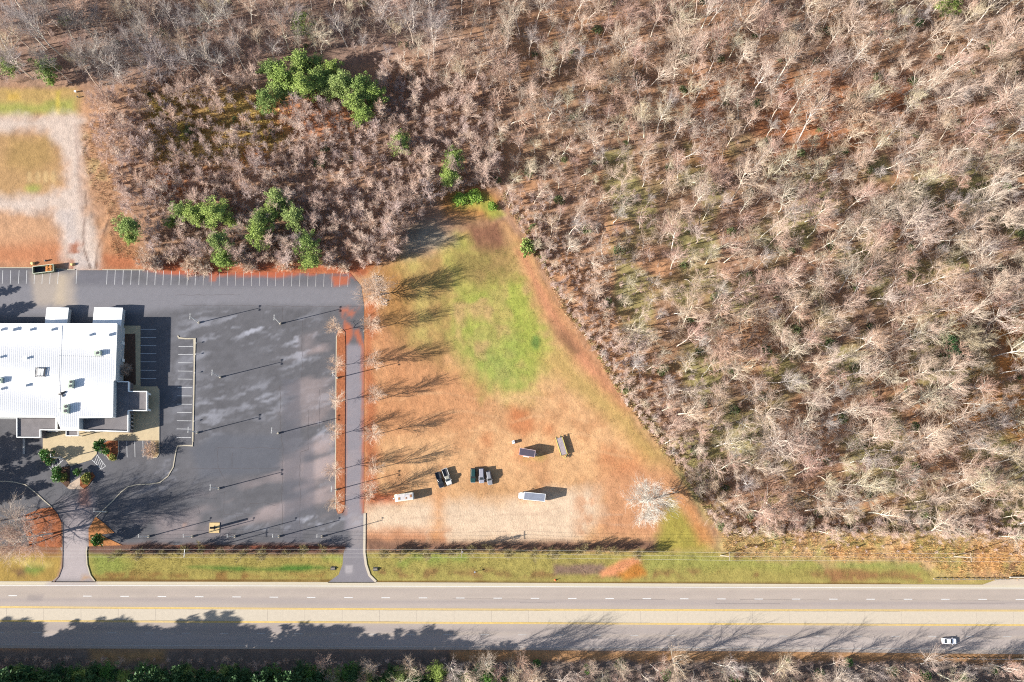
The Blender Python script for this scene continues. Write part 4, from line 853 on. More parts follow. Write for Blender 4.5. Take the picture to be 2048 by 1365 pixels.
# tote, drum, pedestals
p = U(1027, 885)
t = empty('plastic_tote', (p.x, p.y, 0), 0.3, 'small white plastic tote on the soil left of the red box trailer', 'tote')
MB().box(0, 0, 0.5, 0.9, 1.05, 0.9).build('bottle', mat('white_plastic', (0.75, 0.78, 0.82), 0.5), t, bevel=0.12); MB().box(0, 0, 0.06, 1.0, 1.15, 0.12).build('pallet', M_WOODP, t)
for s in (-1, 1): MB().box(s * 0.47, 0, 0.5, 0.03, 1.1, 0.06).build('cage_bar', M_GALV, t)
MB().tube((0.05, 0.2, 0.94), (0.05, 0.2, 1.02), 0.14, k=10).build('lid', M_DARK, t)
for (x, y, w, h, lab, cat) in ((151.5, 184.5, 0.6, 0.75, 'white utility box at the end of the grassy strip by the woods', 'utility box'), (156, 195, 0.45, 0.6, 'small grey utility box below the white one by the woods', 'utility box')):
    p = U(x, y); t = empty('utility_box', (p.x, p.y, -0.1), 0.2, lab, cat)
    MB().box(0, 0, h / 2, w, w * 0.8, h).build('cabinet', M_TRIM if h > 0.7 else M_GALV, t, bevel=0.04); MB().box(0, 0, h + 0.03, w + 0.08, w * 0.8 + 0.08, 0.06).build('lid', M_TRIM if h > 0.7 else M_DARK, t)
# roll-off dumpster
a, b = U(71, 543.5), U(111.5, 538.5); d = b - a; rz = math.atan2(d.y, d.x); c0 = (a + b) / 2; L = d.length
t = empty('rolloff_dumpster', (c0.x, c0.y, 0.02), rz, 'open roll-off dumpster partly filled with orange debris on the upper left stalls', 'dumpster')
P_ = paint('dumpster_green', (0.14, 0.17, 0.10), 0.6); hw = 1.25
MB().box(0, 0, 0.25, L, 2 * hw, 0.14).build('floor', M_DARK, t)
for s in (-1, 1):
    MB().box(0, s * hw, 0.95, L, 0.08, 1.5).build('side_wall', P_, t); MB().box(s * (L / 2), 0, 0.95, 0.08, 2 * hw - 0.1, 1.5).build('end_wall', P_, t)
    MB().box(0, s * hw, 1.74, L + 0.15, 0.16, 0.12).build('top_rail', paint('rail_pale', (0.45, 0.48, 0.36), 0.6), t); MB().box(s * L / 2, 0, 1.75, 0.16, 2 * hw - 0.2, 0.12).build('top_rail', MATS['paint_rail_pale'], t)
    MB().box(0, s * 0.5, 0.1, L - 0.4, 0.14, 0.16).build('skid', M_DARK, t)
    for i in range(6): MB().box(-L / 2 + 0.6 + i * (L - 1.2) / 5, s * (hw + 0.07), 0.95, 0.12, 0.08, 1.4).build('side_rib', P_, t)
p = c0 + Vector((math.cos(rz), math.sin(rz), 0)) * (L * 0.29)
mb = MB(); rr = random.Random(5)
for i in range(60):
    mb.box(rr.uniform(-1.25, 1.25), rr.uniform(-0.95, 0.95), 0.55 + rr.uniform(0, 0.75), rr.uniform(0.3, 0.9), rr.uniform(0.2, 0.6), rr.uniform(0.15, 0.5), rr.uniform(0, 3))
o = mb.build('debris_pile', mat('orange_debris', A(226, 146, 66), 0.9, noise=0.35, nscale=2.5)); o.location = (p.x, p.y, 0.1); o.rotation_euler = (0, 0, rz)
tag(o, 'heap of orange debris inside the roll-off dumpster', 'debris', kind='stuff')
def rock(name, p, sx, sy, sz, m, label=None, cat=None, seed=0, group=None):
    bm = bmesh.new(); bmesh.ops.create_icosphere(bm, subdivisions=2, radius=1)
    r_ = random.Random(seed)
    off = [Vector((r_.uniform(-1, 1), r_.uniform(-1, 1), r_.uniform(-1, 1))).normalized() for _ in range(9)]
    for v in bm.verts:
        s = 1.0
        for q in off: s -= max(0, v.co.dot(q) - 0.72) * 1.0
        v.co = Vector((v.co.x * s * sx, v.co.y * s * sy, v.co.z * s * sz))
    me = bpy.data.meshes.new(name); bm.to_mesh(me); bm.free(); me.materials.append(m)
    o = link(bpy.data.objects.new(name, me)); o.location = (p.x, p.y, sz * 0.5); return tag(o, label, cat, group)
rock('boulder', U(91.5, 522), 0.55, 0.4, 0.55, mat('grey_boulder', A(120, 120, 116), 0.9, noise=0.2), 'grey boulder on the red soil above the dumpster', 'boulder', 3)
M_STRAWB = mat('straw_bale', A(244, 206, 134), 0.95, noise=0.3, nscale=3)
for i, (x, y, lab) in enumerate(((66, 528, 'clump of pale straw at the left end of the dumpster'), (146, 530, 'clump of pale straw at the dumpster shadow\'s end'))):
    o = rock('straw_clump', U(x, y), 0.9, 0.7, 0.5, M_STRAWB, lab, 'straw', 8 + i)
# roadside bits
for x, y, lab in ((666.5, 1137.5, 'drain inlet with dark opening left of the exit drive'), (751.5, 1139, 'drain inlet with dark opening right of the exit drive')):
    p = U(x, y); t = empty('drain_inlet', (p.x, p.y, 0), 0, lab, 'drain', 'roadside drains')
    MB().tube((-0.75, 0, 0.12), (0.55, 0.1, 0.1), 0.36, k=14, cap=False).build('pipe', mat('pipe_concrete', A(150, 140, 130), 0.9), t)
    MB().tube((-0.7, 0, 0.12), (0.5, 0.1, 0.1), 0.30, k=14).build('opening', M_DARK, t)  # solid dark plug, painted shade for the hollow of the pipe
    MB().prism([(-0.9, -0.55), (0.7, -0.5), (0.75, 0.6), (-0.85, 0.6)], -0.05, 0.12).build('apron', M_DARK, t)
p = U(949.5, 1144.5); t = empty('roadside_marker', (p.x, p.y, 0), 0, 'small pale roadside marker on the grass below the transformer pole', 'marker')
MB().tube((0, 0, -0.2), (0, 0, 1.1), 0.07, k=8).build('post', M_TRIM, t); MB().tube((0, 0, 1.05), (0, 0, 1.2), 0.28, k=12).build('cap', M_GALV, t)
p = U(1110, 1160.5); t = empty('traffic_cone', (p.x, p.y, 0), 0, 'small orange cone on the grass at the road edge', 'cone')
M_OR = mat('cone_orange', (0.8, 0.17, 0.06), 0.6)
MB().tube((0, 0, 0.03), (0, 0, 0.8), 0.24, 0.05, 12).build('cone', M_OR, t); MB().box(0, 0, 0.02, 0.62, 0.62, 0.06).build('foot', M_OR, t)
def guardrail(p0, p1, n, label, extra=0):
    a, b = U(*p0), U(*p1); d = b - a; L = d.length; rz = math.atan2(d.y, d.x)
    t = empty('guard_rail', (a.x, a.y, 0), rz, label, 'guard rail', 'guard rails at the bridge end')
    prof = [(0.05, 0.47), (0.0, 0.52), (0.0, 0.58), (0.08, 0.63), (0.0, 0.68), (0.0, 0.74), (0.05, 0.79)]
    mb = MB(); m_ = len(prof)
    mb.add([(x_, -y_ - 0.1, z_) for x_ in (0, L) for y_, z_ in prof] + [(x_, -y_ - 0.06, z_) for x_ in (0, L) for y_, z_ in prof],
           [(i, i + 1, m_ + i + 1, m_ + i) for i in range(m_ - 1)] + [(2 * m_ + i + 1, 2 * m_ + i, 3 * m_ + i, 3 * m_ + i + 1) for i in range(m_ - 1)])
    mb.build('rail', M_GALV, t)
    for i in range(n):
        x_ = L * (i / (n - 1)) ** 0.9
        MB().box(x_, 0.06, 0.4, 0.16, 0.2, 0.85).build('post', M_WOODP, t); MB().box(x_, -0.05, 0.63, 0.14, 0.1, 0.3).build('block', M_GALV, t)
guardrail((1867, 1158.2), (2018, 1158.6), 15, 'steel guard rail on posts above the road beside orange brush')
guardrail((1876, 1316.5), (2030, 1318), 15, 'steel guard rail below the road at the lower right')
for pts, lab in (([(2018.5, 1155), (2120, 1155.5), (2500, 1157)], 'pale concrete bridge parapet at the right edge above the road'), ([(2028, 1318), (2120, 1318.5), (2500, 1320)], 'concrete bridge parapet at the lower right below the road')):
    o = tag(MB().strip(UU(pts), 0.4, 0.0, 0.95).build('bridge_parapet', M_CONC), lab, 'parapet')

# ------------------------------------------------------------------ bare trees
def seg_mesh(name, segs, m, sides):
    """segs: (p0 p1 r0 r1) rows -> one mesh of open tapered prisms"""
    S = np.array(segs, float).reshape(-1, 8)
    p, q, r0, r1 = S[:, 0:3], S[:, 3:6], S[:, 6], S[:, 7]
    d = q - p; d /= np.maximum(1e-9, np.linalg.norm(d, axis=1))[:, None]
    ref = np.where(np.abs(d[:, 2:3]) < 0.9, np.array([[0, 0, 1.0]]), np.array([[1.0, 0, 0]]))
    a = np.cross(d, ref); a /= np.linalg.norm(a, axis=1)[:, None]; b = np.cross(d, a)
    V = []
    for k in range(sides):
        t = 2 * math.pi * k / sides; u = a * math.cos(t) + b * math.sin(t); V.append(p + u * r0[:, None])
    for k in range(sides):
        t = 2 * math.pi * k / sides; u = a * math.cos(t) + b * math.sin(t); V.append(q + u * r1[:, None])
    V = np.stack(V, 1); n = len(S); base = (np.arange(n) * 2 * sides)[:, None]
    Fc = np.stack([np.stack([base[:, 0] + k, base[:, 0] + (k + 1) % sides, base[:, 0] + sides + (k + 1) % sides, base[:, 0] + sides + k], 1) for k in range(sides)], 1).reshape(-1, 4)
    me = bpy.data.meshes.new(name); V = V.reshape(-1, 3)
    me.vertices.add(len(V)); me.vertices.foreach_set('co', V.astype(np.float32).ravel())
    me.loops.add(Fc.size); me.loops.foreach_set('vertex_index', Fc.ravel().astype(np.int32))
    me.polygons.add(len(Fc)); me.polygons.foreach_set('loop_start', np.arange(0, Fc.size, 4, dtype=np.int32))
    me.update(calc_edges=True)
    if m: me.materials.append(m)
    return me
def rv(r): return np.array([r.gauss(0, 1), r.gauss(0, 1), r.gauss(0, 1)])
def nrm(v): return v / max(1e-9, math.sqrt(v @ v))
def gen_bare(seed, H=16.0, clear=0.42, spread=0.33, nlimb=13, r0=0.24, n2=5, n3=4, n4=3, up=0.5, wob=0.10, stems=1, twig=1.0, lean=0.06):
    r = random.Random(seed); tr, cr = [], []
    def branch(p, d, L, rad, lvl, n, out, jit, trop, endr):
        pts = [(p, d, rad)]; st = L / n
        for i in range(n):
            d = nrm(d + rv(r) * jit + np.array([0, 0, trop])); q = p + d * st; r1 = rad + (endr - rad) * (i + 1) / n
            out.append((*p, *q, pts[-1][2], r1)); p = q; pts.append((p, d, r1))
        return pts
    def child_dir(d, ang):
        s = nrm(np.cross(d, rv(r))); return nrm(d * math.cos(ang) + s * math.sin(ang))
    for s in range(stems):
        d0 = nrm(np.array([r.gauss(0, lean), r.gauss(0, lean), 1.0])) if stems == 1 else nrm(np.array([r.gauss(0, 0.35), r.gauss(0, 0.35), 1.0]))
        hh = H * (1 if stems == 1 else r.uniform(0.75, 1.0))
        tp = branch(np.array([r.gauss(0, .15), r.gauss(0, .15), -0.35]) * (0 if stems == 1 else 1) + np.array([0, 0, -0.35]), d0, hh * 0.80, r0, 0, 9, tr, wob * 0.6, 0.03, r0 * 0.28)
        for i in range(nlimb):
            t = clear + (1 - clear) * ((i + r.random()) / nlimb); k = min(len(tp) - 2, int(t * 9)); fr = t * 9 - k
            p, d, rad = tp[k]; p = p + (tp[k + 1][0] - p) * min(1, fr)
            az = i * 2.4 + r.uniform(-0.5, 0.5); el = up + 0.5 * t + r.gauss(0, 0.15)
            ld = np.array([math.cos(az) * math.cos(el), math.sin(az) * math.cos(el), math.sin(el)])
            ll = H * spread * (1.15 - 0.55 * abs(t - (clear + 0.25))) * r.uniform(0.75, 1.2)
            lp = branch(p, ld, ll, max(0.035, rad * 0.55), 1, 6, tr, wob * 1.6, 0.06, 0.03)
            for j in range(n2):
                kk = 1 + int((j + r.random()) / n2 * 5); kk = min(6, kk); p2, d2, r2 = lp[kk]
                l2 = ll * 0.56 * r.uniform(0.7, 1.2) * (1.1 - 0.06 * kk)
                bp = branch(p2, child_dir(d2, r.uniform(0.35, 0.75)), l2, max(0.03, r2 * 0.65), 2, 4, cr, 0.10, 0.07, 0.024)
                for u in range(n3):
                    k3 = 1 + int((u + r.random()) / n3 * 3); p3, d3, _ = bp[min(4, k3)]
                    l3 = l2 * 0.60 * r.uniform(0.7, 1.2)
                    cp = branch(p3, child_dir(d3, r.uniform(0.3, 0.7)), l3, 0.027 * twig, 3, 3, cr, 0.11, 0.07, 0.019 * twig)
                    for w in range(n4):
                        p4, d4, _ = cp[1 + min(2, int((w + r.random()) / n4 * 3))]
                        branch(p4, child_dir(d4, r.uniform(0.3, 0.65)), l3 * r.uniform(0.55, 0.95), 0.020 * twig, 4, 2, cr, 0.12, 0.07, 0.013 * twig)
    return tr, cr
def bare_proto(seed, m1=None, m2=None, **kw):
    tr, cr = gen_bare(seed, **kw)
    return seg_mesh('trunk', tr, m1 or M_BARK, 5), seg_mesh('crown', cr, m2 or M_TWIG, 3)
def plant(name, protos, loc, rz=0.0, s=(1, 1, 1), tilt=(0, 0), label=None, cat='tree', group=None, names=('trunk', 'crown'), mats=None):
    t = empty(name, loc, 0, label, cat, group); t.rotation_euler = Euler((tilt[0], tilt[1], rz)); t.scale = s if isinstance(s, tuple) else (s, s, s)
    for nm, me in zip(names, protos):
        o = bpy.data.objects.new(nm, me); C.objects.link(o); o.parent = t
        if mats:
            o.material_slots[0].link = 'OBJECT'; o.material_slots[0].material = mats[0 if nm == 'trunk' else 1]
    return t

FOREST = [bare_proto(100 + i, H=h, clear=c, spread=sp, nlimb=nl, r0=r, up=u, wob=w, n2=5, n3=4, n4=3, twig=.66)
          for i, (h, c, sp, nl, r, u, w) in enumerate(((17, .45, .27, 13, .22, .6, .09), (19, .5, .26, 12, .25, .7, .10), (15, .4, .30, 13, .22, .45, .13), (20, .52, .29, 14, .29, .6, .11), (16, .36, .28, 14, .21, .75, .09), (14, .45, .30, 12, .2, .35, .17), (18, .38, .34, 15, .28, .5, .13), (21, .58, .23, 12, .25, .75, .09)))]
OAK = [bare_proto(140 + i, H=h, clear=c, spread=sp, nlimb=18, r0=.34, up=.25, wob=.16, n2=7, n3=5, n4=3, twig=1.0) for i, (h, c, sp) in enumerate(((15, .34, .46), (16, .3, .42), (13, .32, .5)))]
YOUNG = [bare_proto(160 + i, m2=M_TANTWIG, m1=M_TANTWIG, H=h, clear=.32, spread=.40, nlimb=18, r0=.15, up=.42, wob=.08, n2=5, n3=4, n4=3, twig=.56) for i, h in enumerate((9, 10, 9.5))]
SCRUB = [bare_proto(180 + i, m1=M_DARKTWIG, m2=M_DARKTWIG, H=h, clear=.22, spread=.22, nlimb=nl, r0=.10, up=.6, wob=.07, n2=5, n3=4, n4=3, stems=st, twig=.62) for i, (h, st, nl) in enumerate(((8, 2, 10), (10, 1, 16), (7, 3, 8), (11, 1, 17), (5.5, 3, 8)))]
BUSH = [bare_proto(200 + i, m1=M_TANTWIG, m2=M_TANTWIG, H=5.0, clear=.05, spread=.44, nlimb=8, r0=.06, up=.4, wob=.10, n2=5, n3=4, n4=3, stems=5, twig=.8) for i in range(3)]
HEDGE = [bare_proto(220 + i, m1=mat('hedge_bark', A(176, 160, 110), .9), m2=mat('hedge_twigs', A(180, 164, 112), .9), H=6.6, clear=.22, spread=.26, nlimb=8, r0=.07, up=.75, wob=.08, n2=4, n3=4, n4=3, stems=4, twig=.8) for i in range(2)]

# ------------------------------------------------------------------ leafy crowns
def leaf_mesh(name, centres, m, seed, per=34, size=0.32, rad=0.9, flat=0.75, elong=1.6):
    r = np.random.default_rng(seed); V = []; n = 0
    cs = np.array(centres, float)           # x y z scale
    N = len(cs) * per
    c = np.repeat(cs, per, 0)
    d = r.normal(size=(N, 3)); d /= np.linalg.norm(d, axis=1)[:, None]; rr = r.random(N) ** 0.45
    pos = c[:, :3] + d * (rr * rad * c[:, 3])[:, None] * np.array([1, 1, flat])
    a = r.normal(size=(N, 3)) + d * 0.6; a /= np.linalg.norm(a, axis=1)[:, None]
    b = np.cross(a, r.normal(size=(N, 3))); b /= np.linalg.norm(b, axis=1)[:, None]
    s = size * r.uniform(0.6, 1.3, N)[:, None]
    V = np.stack([pos - a * s * elong * 0.5, pos + b * s * 0.5, pos + a * s * elong * 0.5, pos - b * s * 0.5], 1).reshape(-1, 3)
    Fc = np.arange(N * 4)
    me = bpy.data.meshes.new(name); me.vertices.add(len(V)); me.vertices.foreach_set('co', V.astype(np.float32).ravel())
    me.loops.add(N * 4); me.loops.foreach_set('vertex_index', Fc.astype(np.int32)); me.polygons.add(N); me.polygons.foreach_set('loop_start', np.arange(0, N * 4, 4, dtype=np.int32))
    me.update(calc_edges=True); me.materials.append(m); return me
def pine_proto(seed, H=14, crown=0.62, W=3.4, nb=56, m=None, per=74, size=0.19):
    r = random.Random(seed); tr = []; cs = []
    lx, ly = r.gauss(0, .04), r.gauss(0, .04); prev = np.array([0, 0, -0.3])
    for i in range(10):
        q = np.array([lx * H * (i + 1) / 10 + r.gauss(0, .06), ly * H * (i + 1) / 10 + r.gauss(0, .06), H * 0.96 * (i + 1) / 10])
        tr.append((*prev, *q, 0.2 * (1 - i / 11), 0.2 * (1 - (i + 1) / 11))); prev = q
    for i in range(nb):
        t = (1 - crown) + crown * (i + r.random()) / nb; az = i * 2.4 + r.uniform(-.6, .6)
        k = (t - (1 - crown)) / crown; w = W * (math.sin(math.pi * min(1, 0.25 + 0.72 * k)) ** 0.8) * r.uniform(0.35, 1.4)
        b = np.array([lx * H * t, ly * H * t, H * t]); e = b + np.array([math.cos(az) * w, math.sin(az) * w, w * 0.22])
        tr.append((*b, *e, 0.05, 0.02))
        for f in (0.55, 0.95): 
            if w * f > 0.5 or f > 0.9: cs.append((*(b + (e - b) * f + np.array([0, 0, .15])), r.uniform(0.4, 1.2) * (0.75 + 0.1 * W)))
    cs.append((lx * H, ly * H, H, 0.8))
    return seg_mesh('trunk', tr, M_PBARK, 5), leaf_mesh('crown', cs, m or M_PINE, seed, per, size, rad=1.15, flat=0.55, elong=2.4)
PINE = [pine_proto(300 + i, H=13 + i, W=3.3 + 0.3 * (i % 2)) for i in range(4)]
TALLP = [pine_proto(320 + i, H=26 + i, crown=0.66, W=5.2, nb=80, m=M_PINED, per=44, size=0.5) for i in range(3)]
def shrub_proto(seed, m, R=1.6, H=2.4, n=26, per=36, size=0.28):
    r = random.Random(seed); tr, cs = [], []
    for i in range(n):
        az = i * 2.4; u = (i + .5) / n; rr = R * math.sqrt(u) * r.uniform(.75, 1.1); z = H * (0.25 + 0.7 * math.sqrt(max(0, 1 - u * .9)) * r.uniform(.6, 1.05))
        e = (rr * math.cos(az), rr * math.sin(az), z); cs.append((*e, R * 0.36 * r.uniform(.7, 1.2))); tr.append((0, 0, -0.2, *e, .05, .015))
    return seg_mesh('trunk', tr, M_PBARK, 4), leaf_mesh('crown', cs, m, seed, per, size, rad=1.0)
SHRUB = [shrub_proto(340 + i, M_SHRUB, 1.7, 3.4) for i in range(2)]; OLIVE = [shrub_proto(350, M_OLIVE, 1.6, 1.9)]
LIME = [shrub_proto(355 + i, M_LIME, 1.9, 2.6, 30) for i in range(2)]; DULL = [shrub_proto(360 + i, M_DULLG, 1.9, 3.0, 24, 30, .26) for i in range(3)]

def at_crown(px, py, zc): v = U(px, py, zc); return Vector((v.x, v.y, -0.05))
def pct(v, zc): x, y = PX((v.x, v.y, zc)); return f'{min(99, max(1, round(x / 20.48)))} percent across and {min(99, max(1, round(y / 13.65)))} percent down the photo'
used_labels = set()

# pines: crown centre in the photo, scale, height factor
PINES = [(541, 136, .85, 'first at the upper left of the big pine clump'), (576, 150, 1.0, ''), (602, 124, .9, ''), (611, 163, 1.0, ''), (643, 156, 1.0, ''), (665, 138, .8, ''), (682, 170, 1.0, ''), (728, 172, .9, ''), (711, 204, 1.0, ''), (747, 190, .8, ''), (722, 228, .7, ''), (532, 203, .9, ''), (556, 180, .85, ''), (631, 128, .7, ''), (590, 178, .7, ''), (660, 178, .8, ''),
         (798, 283, .78, ''), (906, 314, .8, ''), (899, 350, .75, ''), (250, 452, .85, ''), (262, 474, .55, ''), (366, 416, .8, ''), (392, 426, .85, ''), (425, 417, .95, ''), (421, 442, .6, ''), (464, 441, .5, ''), (557, 402, .85, ''), (527, 434, .75, ''), (546, 424, .8, ''), (519, 469, .85, ''), (585, 436, .8, ''), (443, 487, .8, ''), (446, 520, .7, ''), (613, 490, .8, ''), (617, 522, .68, ''),
         (605, 50, .75, ''), (14, 128, .8, ''), (90, 138, .8, ''), (338, 442, .45, ''), (1900, 8, .8, ''), (100, 162, .4, '')]
for i, (x, y, s, lab) in enumerate(PINES):
    s *= 1.3; k = i % 4; H = (13 + k) * s * 0.7; loc = at_crown(x, y, H * 0.72)
    plant('pine_tree', PINE[k], loc, i * 1.3, (s * random.uniform(.85, 1.15), s * random.uniform(.85, 1.15), s * 0.7), (random.gauss(0, .03), random.gauss(0, .03)), f'green pine tree, {pct(loc, H * .72)}', 'tree', 'green pines among the bare trees')
for i, (x, y, s) in enumerate(((1898, 680, .85), (1908, 705, .8))):
    loc = at_crown(x, y, 8); plant('pine_tree', PINE[i], loc, i, s, (0, 0), f'dark blue-green pine, {pct(loc, 8)}', 'tree', 'green pines among the bare trees', mats=(M_PBARK, M_PINED))
p = U(1054, 495, 2)
plant('evergreen_bush', LIME[0], (p.x, p.y, 0), 0, (1.25, 1.7, 1.6), label='round bright green bush at the field edge by the woods', cat='bush', mats=(M_PBARK, M_PINE))
for i, (x, y, s, lab) in enumerate(((920, 400, 1.3, 'left lime-green bush at the top of the field'), (948, 394, 1.4, 'right lime-green bush at the top of the field'), (985, 415, .9, 'small lime-green bush at the upper right tip of the field'))):
    plant('leafy_bush', LIME[i % 2], U(x, y), i, (s, s, .6), label=lab, cat='bush', group='lime bushes')
# tall roadside pines beyond the lower edge (their shadows cross the road)
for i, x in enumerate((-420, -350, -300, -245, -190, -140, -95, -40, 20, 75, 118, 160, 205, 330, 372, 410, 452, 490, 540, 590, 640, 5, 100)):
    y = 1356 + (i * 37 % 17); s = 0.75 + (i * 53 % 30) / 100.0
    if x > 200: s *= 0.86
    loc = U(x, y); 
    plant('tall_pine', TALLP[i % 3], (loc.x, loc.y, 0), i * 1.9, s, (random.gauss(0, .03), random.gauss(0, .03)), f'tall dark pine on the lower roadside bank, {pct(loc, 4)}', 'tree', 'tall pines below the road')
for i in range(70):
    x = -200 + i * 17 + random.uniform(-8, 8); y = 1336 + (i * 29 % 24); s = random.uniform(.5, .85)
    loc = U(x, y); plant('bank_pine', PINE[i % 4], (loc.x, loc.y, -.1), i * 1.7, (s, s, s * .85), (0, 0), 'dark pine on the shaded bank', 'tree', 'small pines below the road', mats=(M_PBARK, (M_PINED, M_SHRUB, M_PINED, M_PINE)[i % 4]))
# evergreens beyond the left edge (shadows fall on the lot)
for i, (x, y, s) in enumerate(((-95, 918, .55), (-130, 950, .6), (-100, 985, .55), (-160, 1015, .6), (-60, 1010, .45), (-75, 640, .42), (-90, 660, .4), (-60, 600, .3))):
    loc = U(x, y); plant('tall_pine', TALLP[i % 3], (loc.x, loc.y, 0), i * 1.1, (s, s, s * .9), (0, 0), f'tall dark pine just beyond the left edge, {round(y / 13.65)} percent down', 'tree', 'pines left of the lot')
# green shrubs around the store front
for i, (x, y, s, hz, lab) in enumerate(((93, 907, .85, 1.1, 'upper glossy green shrub at the left corner of the tan walk'), (104, 915, 1.15, 1.2, 'large glossy green shrub at the left corner of the tan walk'), (100, 926, .6, .7, 'small low green shrub at the foot of the left walk corner'), (207, 893, 1.15, 1.3, 'glossy green shrub beside the red-brown bed in front of the store'), (215, 904, .7, .8, 'small green shrub at the lower side of the red-brown bed'), (119, 943, .9, 1.0, 'upper green shrub in the dark bed by the entrance island'), (117, 955, .9, .9, 'lower green shrub in the dark bed by the entrance island'), (160, 945, .75, 1.1, 'small glossy green shrub in the middle of the entrance island'), (205, 1080, 1.15, 1.6, 'lone glossy green tree beside the entrance drive'))):
    plant('green_shrub', SHRUB[i % 2], U(x, y), i * 2.1, (s, s, s * hz), label=lab, cat='shrub', group='green shrubs at the store front')
for x, y, s, lab in ((176, 957, 1.0, 'olive yellow shrub on the right side of the entrance island'), (128, 956, .8, 'olive yellow low shrub in the dark island bed'), (227, 915, .7, 'yellowish low shrub at the tip of the red-brown bed')):
    plant('olive_shrub', OLIVE[0], U(x, y), x, (s, s * 1.2, s), label=lab, cat='shrub')
plant('bare_shrub', BUSH[0], U(305, 899), 0, (.85, 1.05, .95), label='tan leafless shrub at the rounded end of the store walk', cat='shrub')
plant('bare_shrub', BUSH[1], U(258, 742), 1, (.8, .8, 1.0), label='grey leafless tree against the shaded side wall of the store', cat='tree', mats=(M_BARK, M_TWIG))

# young trees along the median and field edge
for i, (x, y) in enumerate(((679, 663), (677.5, 732.5), (677.5, 804.5), (677, 870), (676.5, 939.5), (678, 1005.5))):
    plant('median_tree', YOUNG[i % 3], U(x, y), i * 1.7, (.86, .86, 1.0), (0, -0.05), f'tan young bare tree in the mulched median, number {i + 1} from the top', 'tree', 'young trees in the median')
for i, (x, y) in enumerate(((754, 657), (750, 728), (754, 801), (755, 868), (752, 938), (745, 986))):
    plant('field_edge_tree', YOUNG[(i + 1) % 3], U(x, y), i * 2.3, (.9, .9, 1.08), (0, -0.06), f'tan young bare tree on the field side of the drive, number {i + 1} from the top', 'tree', 'young trees beside the drive')
RT = bare_proto(171, m1=M_TANTWIG, m2=M_TANTWIG, H=11, clear=.22, spread=.44, nlimb=30, r0=.2, up=.35, wob=.08, n2=6, n3=5, n4=3, twig=.75)
plant('field_edge_tree', RT, U(757, 590), 1, (1.15, 1.15, 1.05), (0, -.05), 'large round tan bare tree at the upper right corner of the lot', 'tree')
# leafless bushes along the upper stalls
for i, (x, y, s) in enumerate(((300, 522, 1.4), (318, 532, 1.0), (385, 536, 1.3), (412, 541, 1.0), (478, 520, 1.5), (500, 535, 1.0), (572, 532, 1.2), (660, 526, 1.2), (690, 535, .9), (540, 510, 1.1), (345, 512, 1.2))):
    plant('bare_bush', BUSH[i % 3], U(x, y), i * 1.4, (s, s, s * .9), label=f'tan leafless bush above the stall row, {pct(U(x, y), 2)}', cat='bush', group='tan bushes along the stalls')
# pruned trees along the road verge
for i, x in enumerate([250 + 40 * k for k in range(11)] + [772 + 42 * k for k in range(13)]):
    if 205 < x < 240: continue
    plant('verge_tree', HEDGE[i % 2], U(x + random.uniform(-6, 6), 1104.5 + random.uniform(-2, 2)), i * 1.1, random.uniform(.8, 1.05), (0, 0), f'small olive-twigged bare tree in the verge row, {round(x / 20.48)} percent across', 'tree', 'row of pruned trees along the verge')
# big bare oaks by the entrance, lone tree on the field
EO = bare_proto(174, H=18, clear=.46, spread=.36, nlimb=18, r0=.36, up=.3, wob=.13, n2=6, n3=5, n4=3, twig=.9)
for i, (x, y, s, lab) in enumerate(((104, 1068, 1.1, 'large pale bare oak on the mulch left of the entrance drive'), (62, 1040, 1.0, 'pale bare oak at the upper left of the entrance bed'), (52, 1092, .85, 'pale bare oak at the lower left of the entrance bed'), (-30, 1050, 1.1, 'bare oak cut by the left photo edge'))):
    plant('bare_oak', EO, U(x, y), i * 2.2, s * .95, (0, -.05), lab, 'tree', 'bare oaks by the entrance')
LT = bare_proto(172, m1=M_PALE, m2=M_PALE, H=15, clear=.44, spread=.50, nlimb=30, r0=.42, up=.15, wob=.11, n2=8, n3=5, n4=3, twig=1.15)
plant('lone_bare_tree', LT, U(1282, 1004), 0.6, (.84, .84, .9), (0, 0), 'lone pale bare tree with wide crown standing on the lower right of the field', 'tree', mats=(M_PALE, M_PALE))

# ------------------------------------------------------------------ the woods
def inside(poly, x, y):
    r = False
    for (x0, y0), (x1, y1) in zip(poly, poly[1:] + poly[:1]):
        if (y0 > y) != (y1 > y) and x < x0 + (y - y0) * (x1 - x0) / (y1 - y0): r = not r
    return r
EDGE = [(1000, 395), (1045, 470), (1090, 545), (1125, 620), (1180, 690), (1238, 790), (1305, 878), (1375, 962), (1420, 1040), (1450, 1072), (1600, 1066), (1800, 1070), (2200, 1084)]
WOOD = [(1000, 395), (985, 330), (985, 250), (1000, 190), (860, 175), (800, 150), (700, 105), (560, 115), (500, 160), (330, 172), (190, 172), (150, 168), (-60, 165), (-60, -80), (2200, -80)] + EDGE[::-1]
THICK = [(185, 250), (215, 190), (300, 165), (420, 165), (500, 150), (520, 230), (640, 215), (740, 205), (770, 140), (870, 165), (985, 185), (990, 380), (880, 392), (850, 430), (790, 515), (745, 530), (310, 512), (262, 430), (225, 340)]
SOUTH = [(640, 1332), (1000, 1325), (1400, 1322), (1600, 1322), (2200, 1330), (2200, 1480), (640, 1480)]
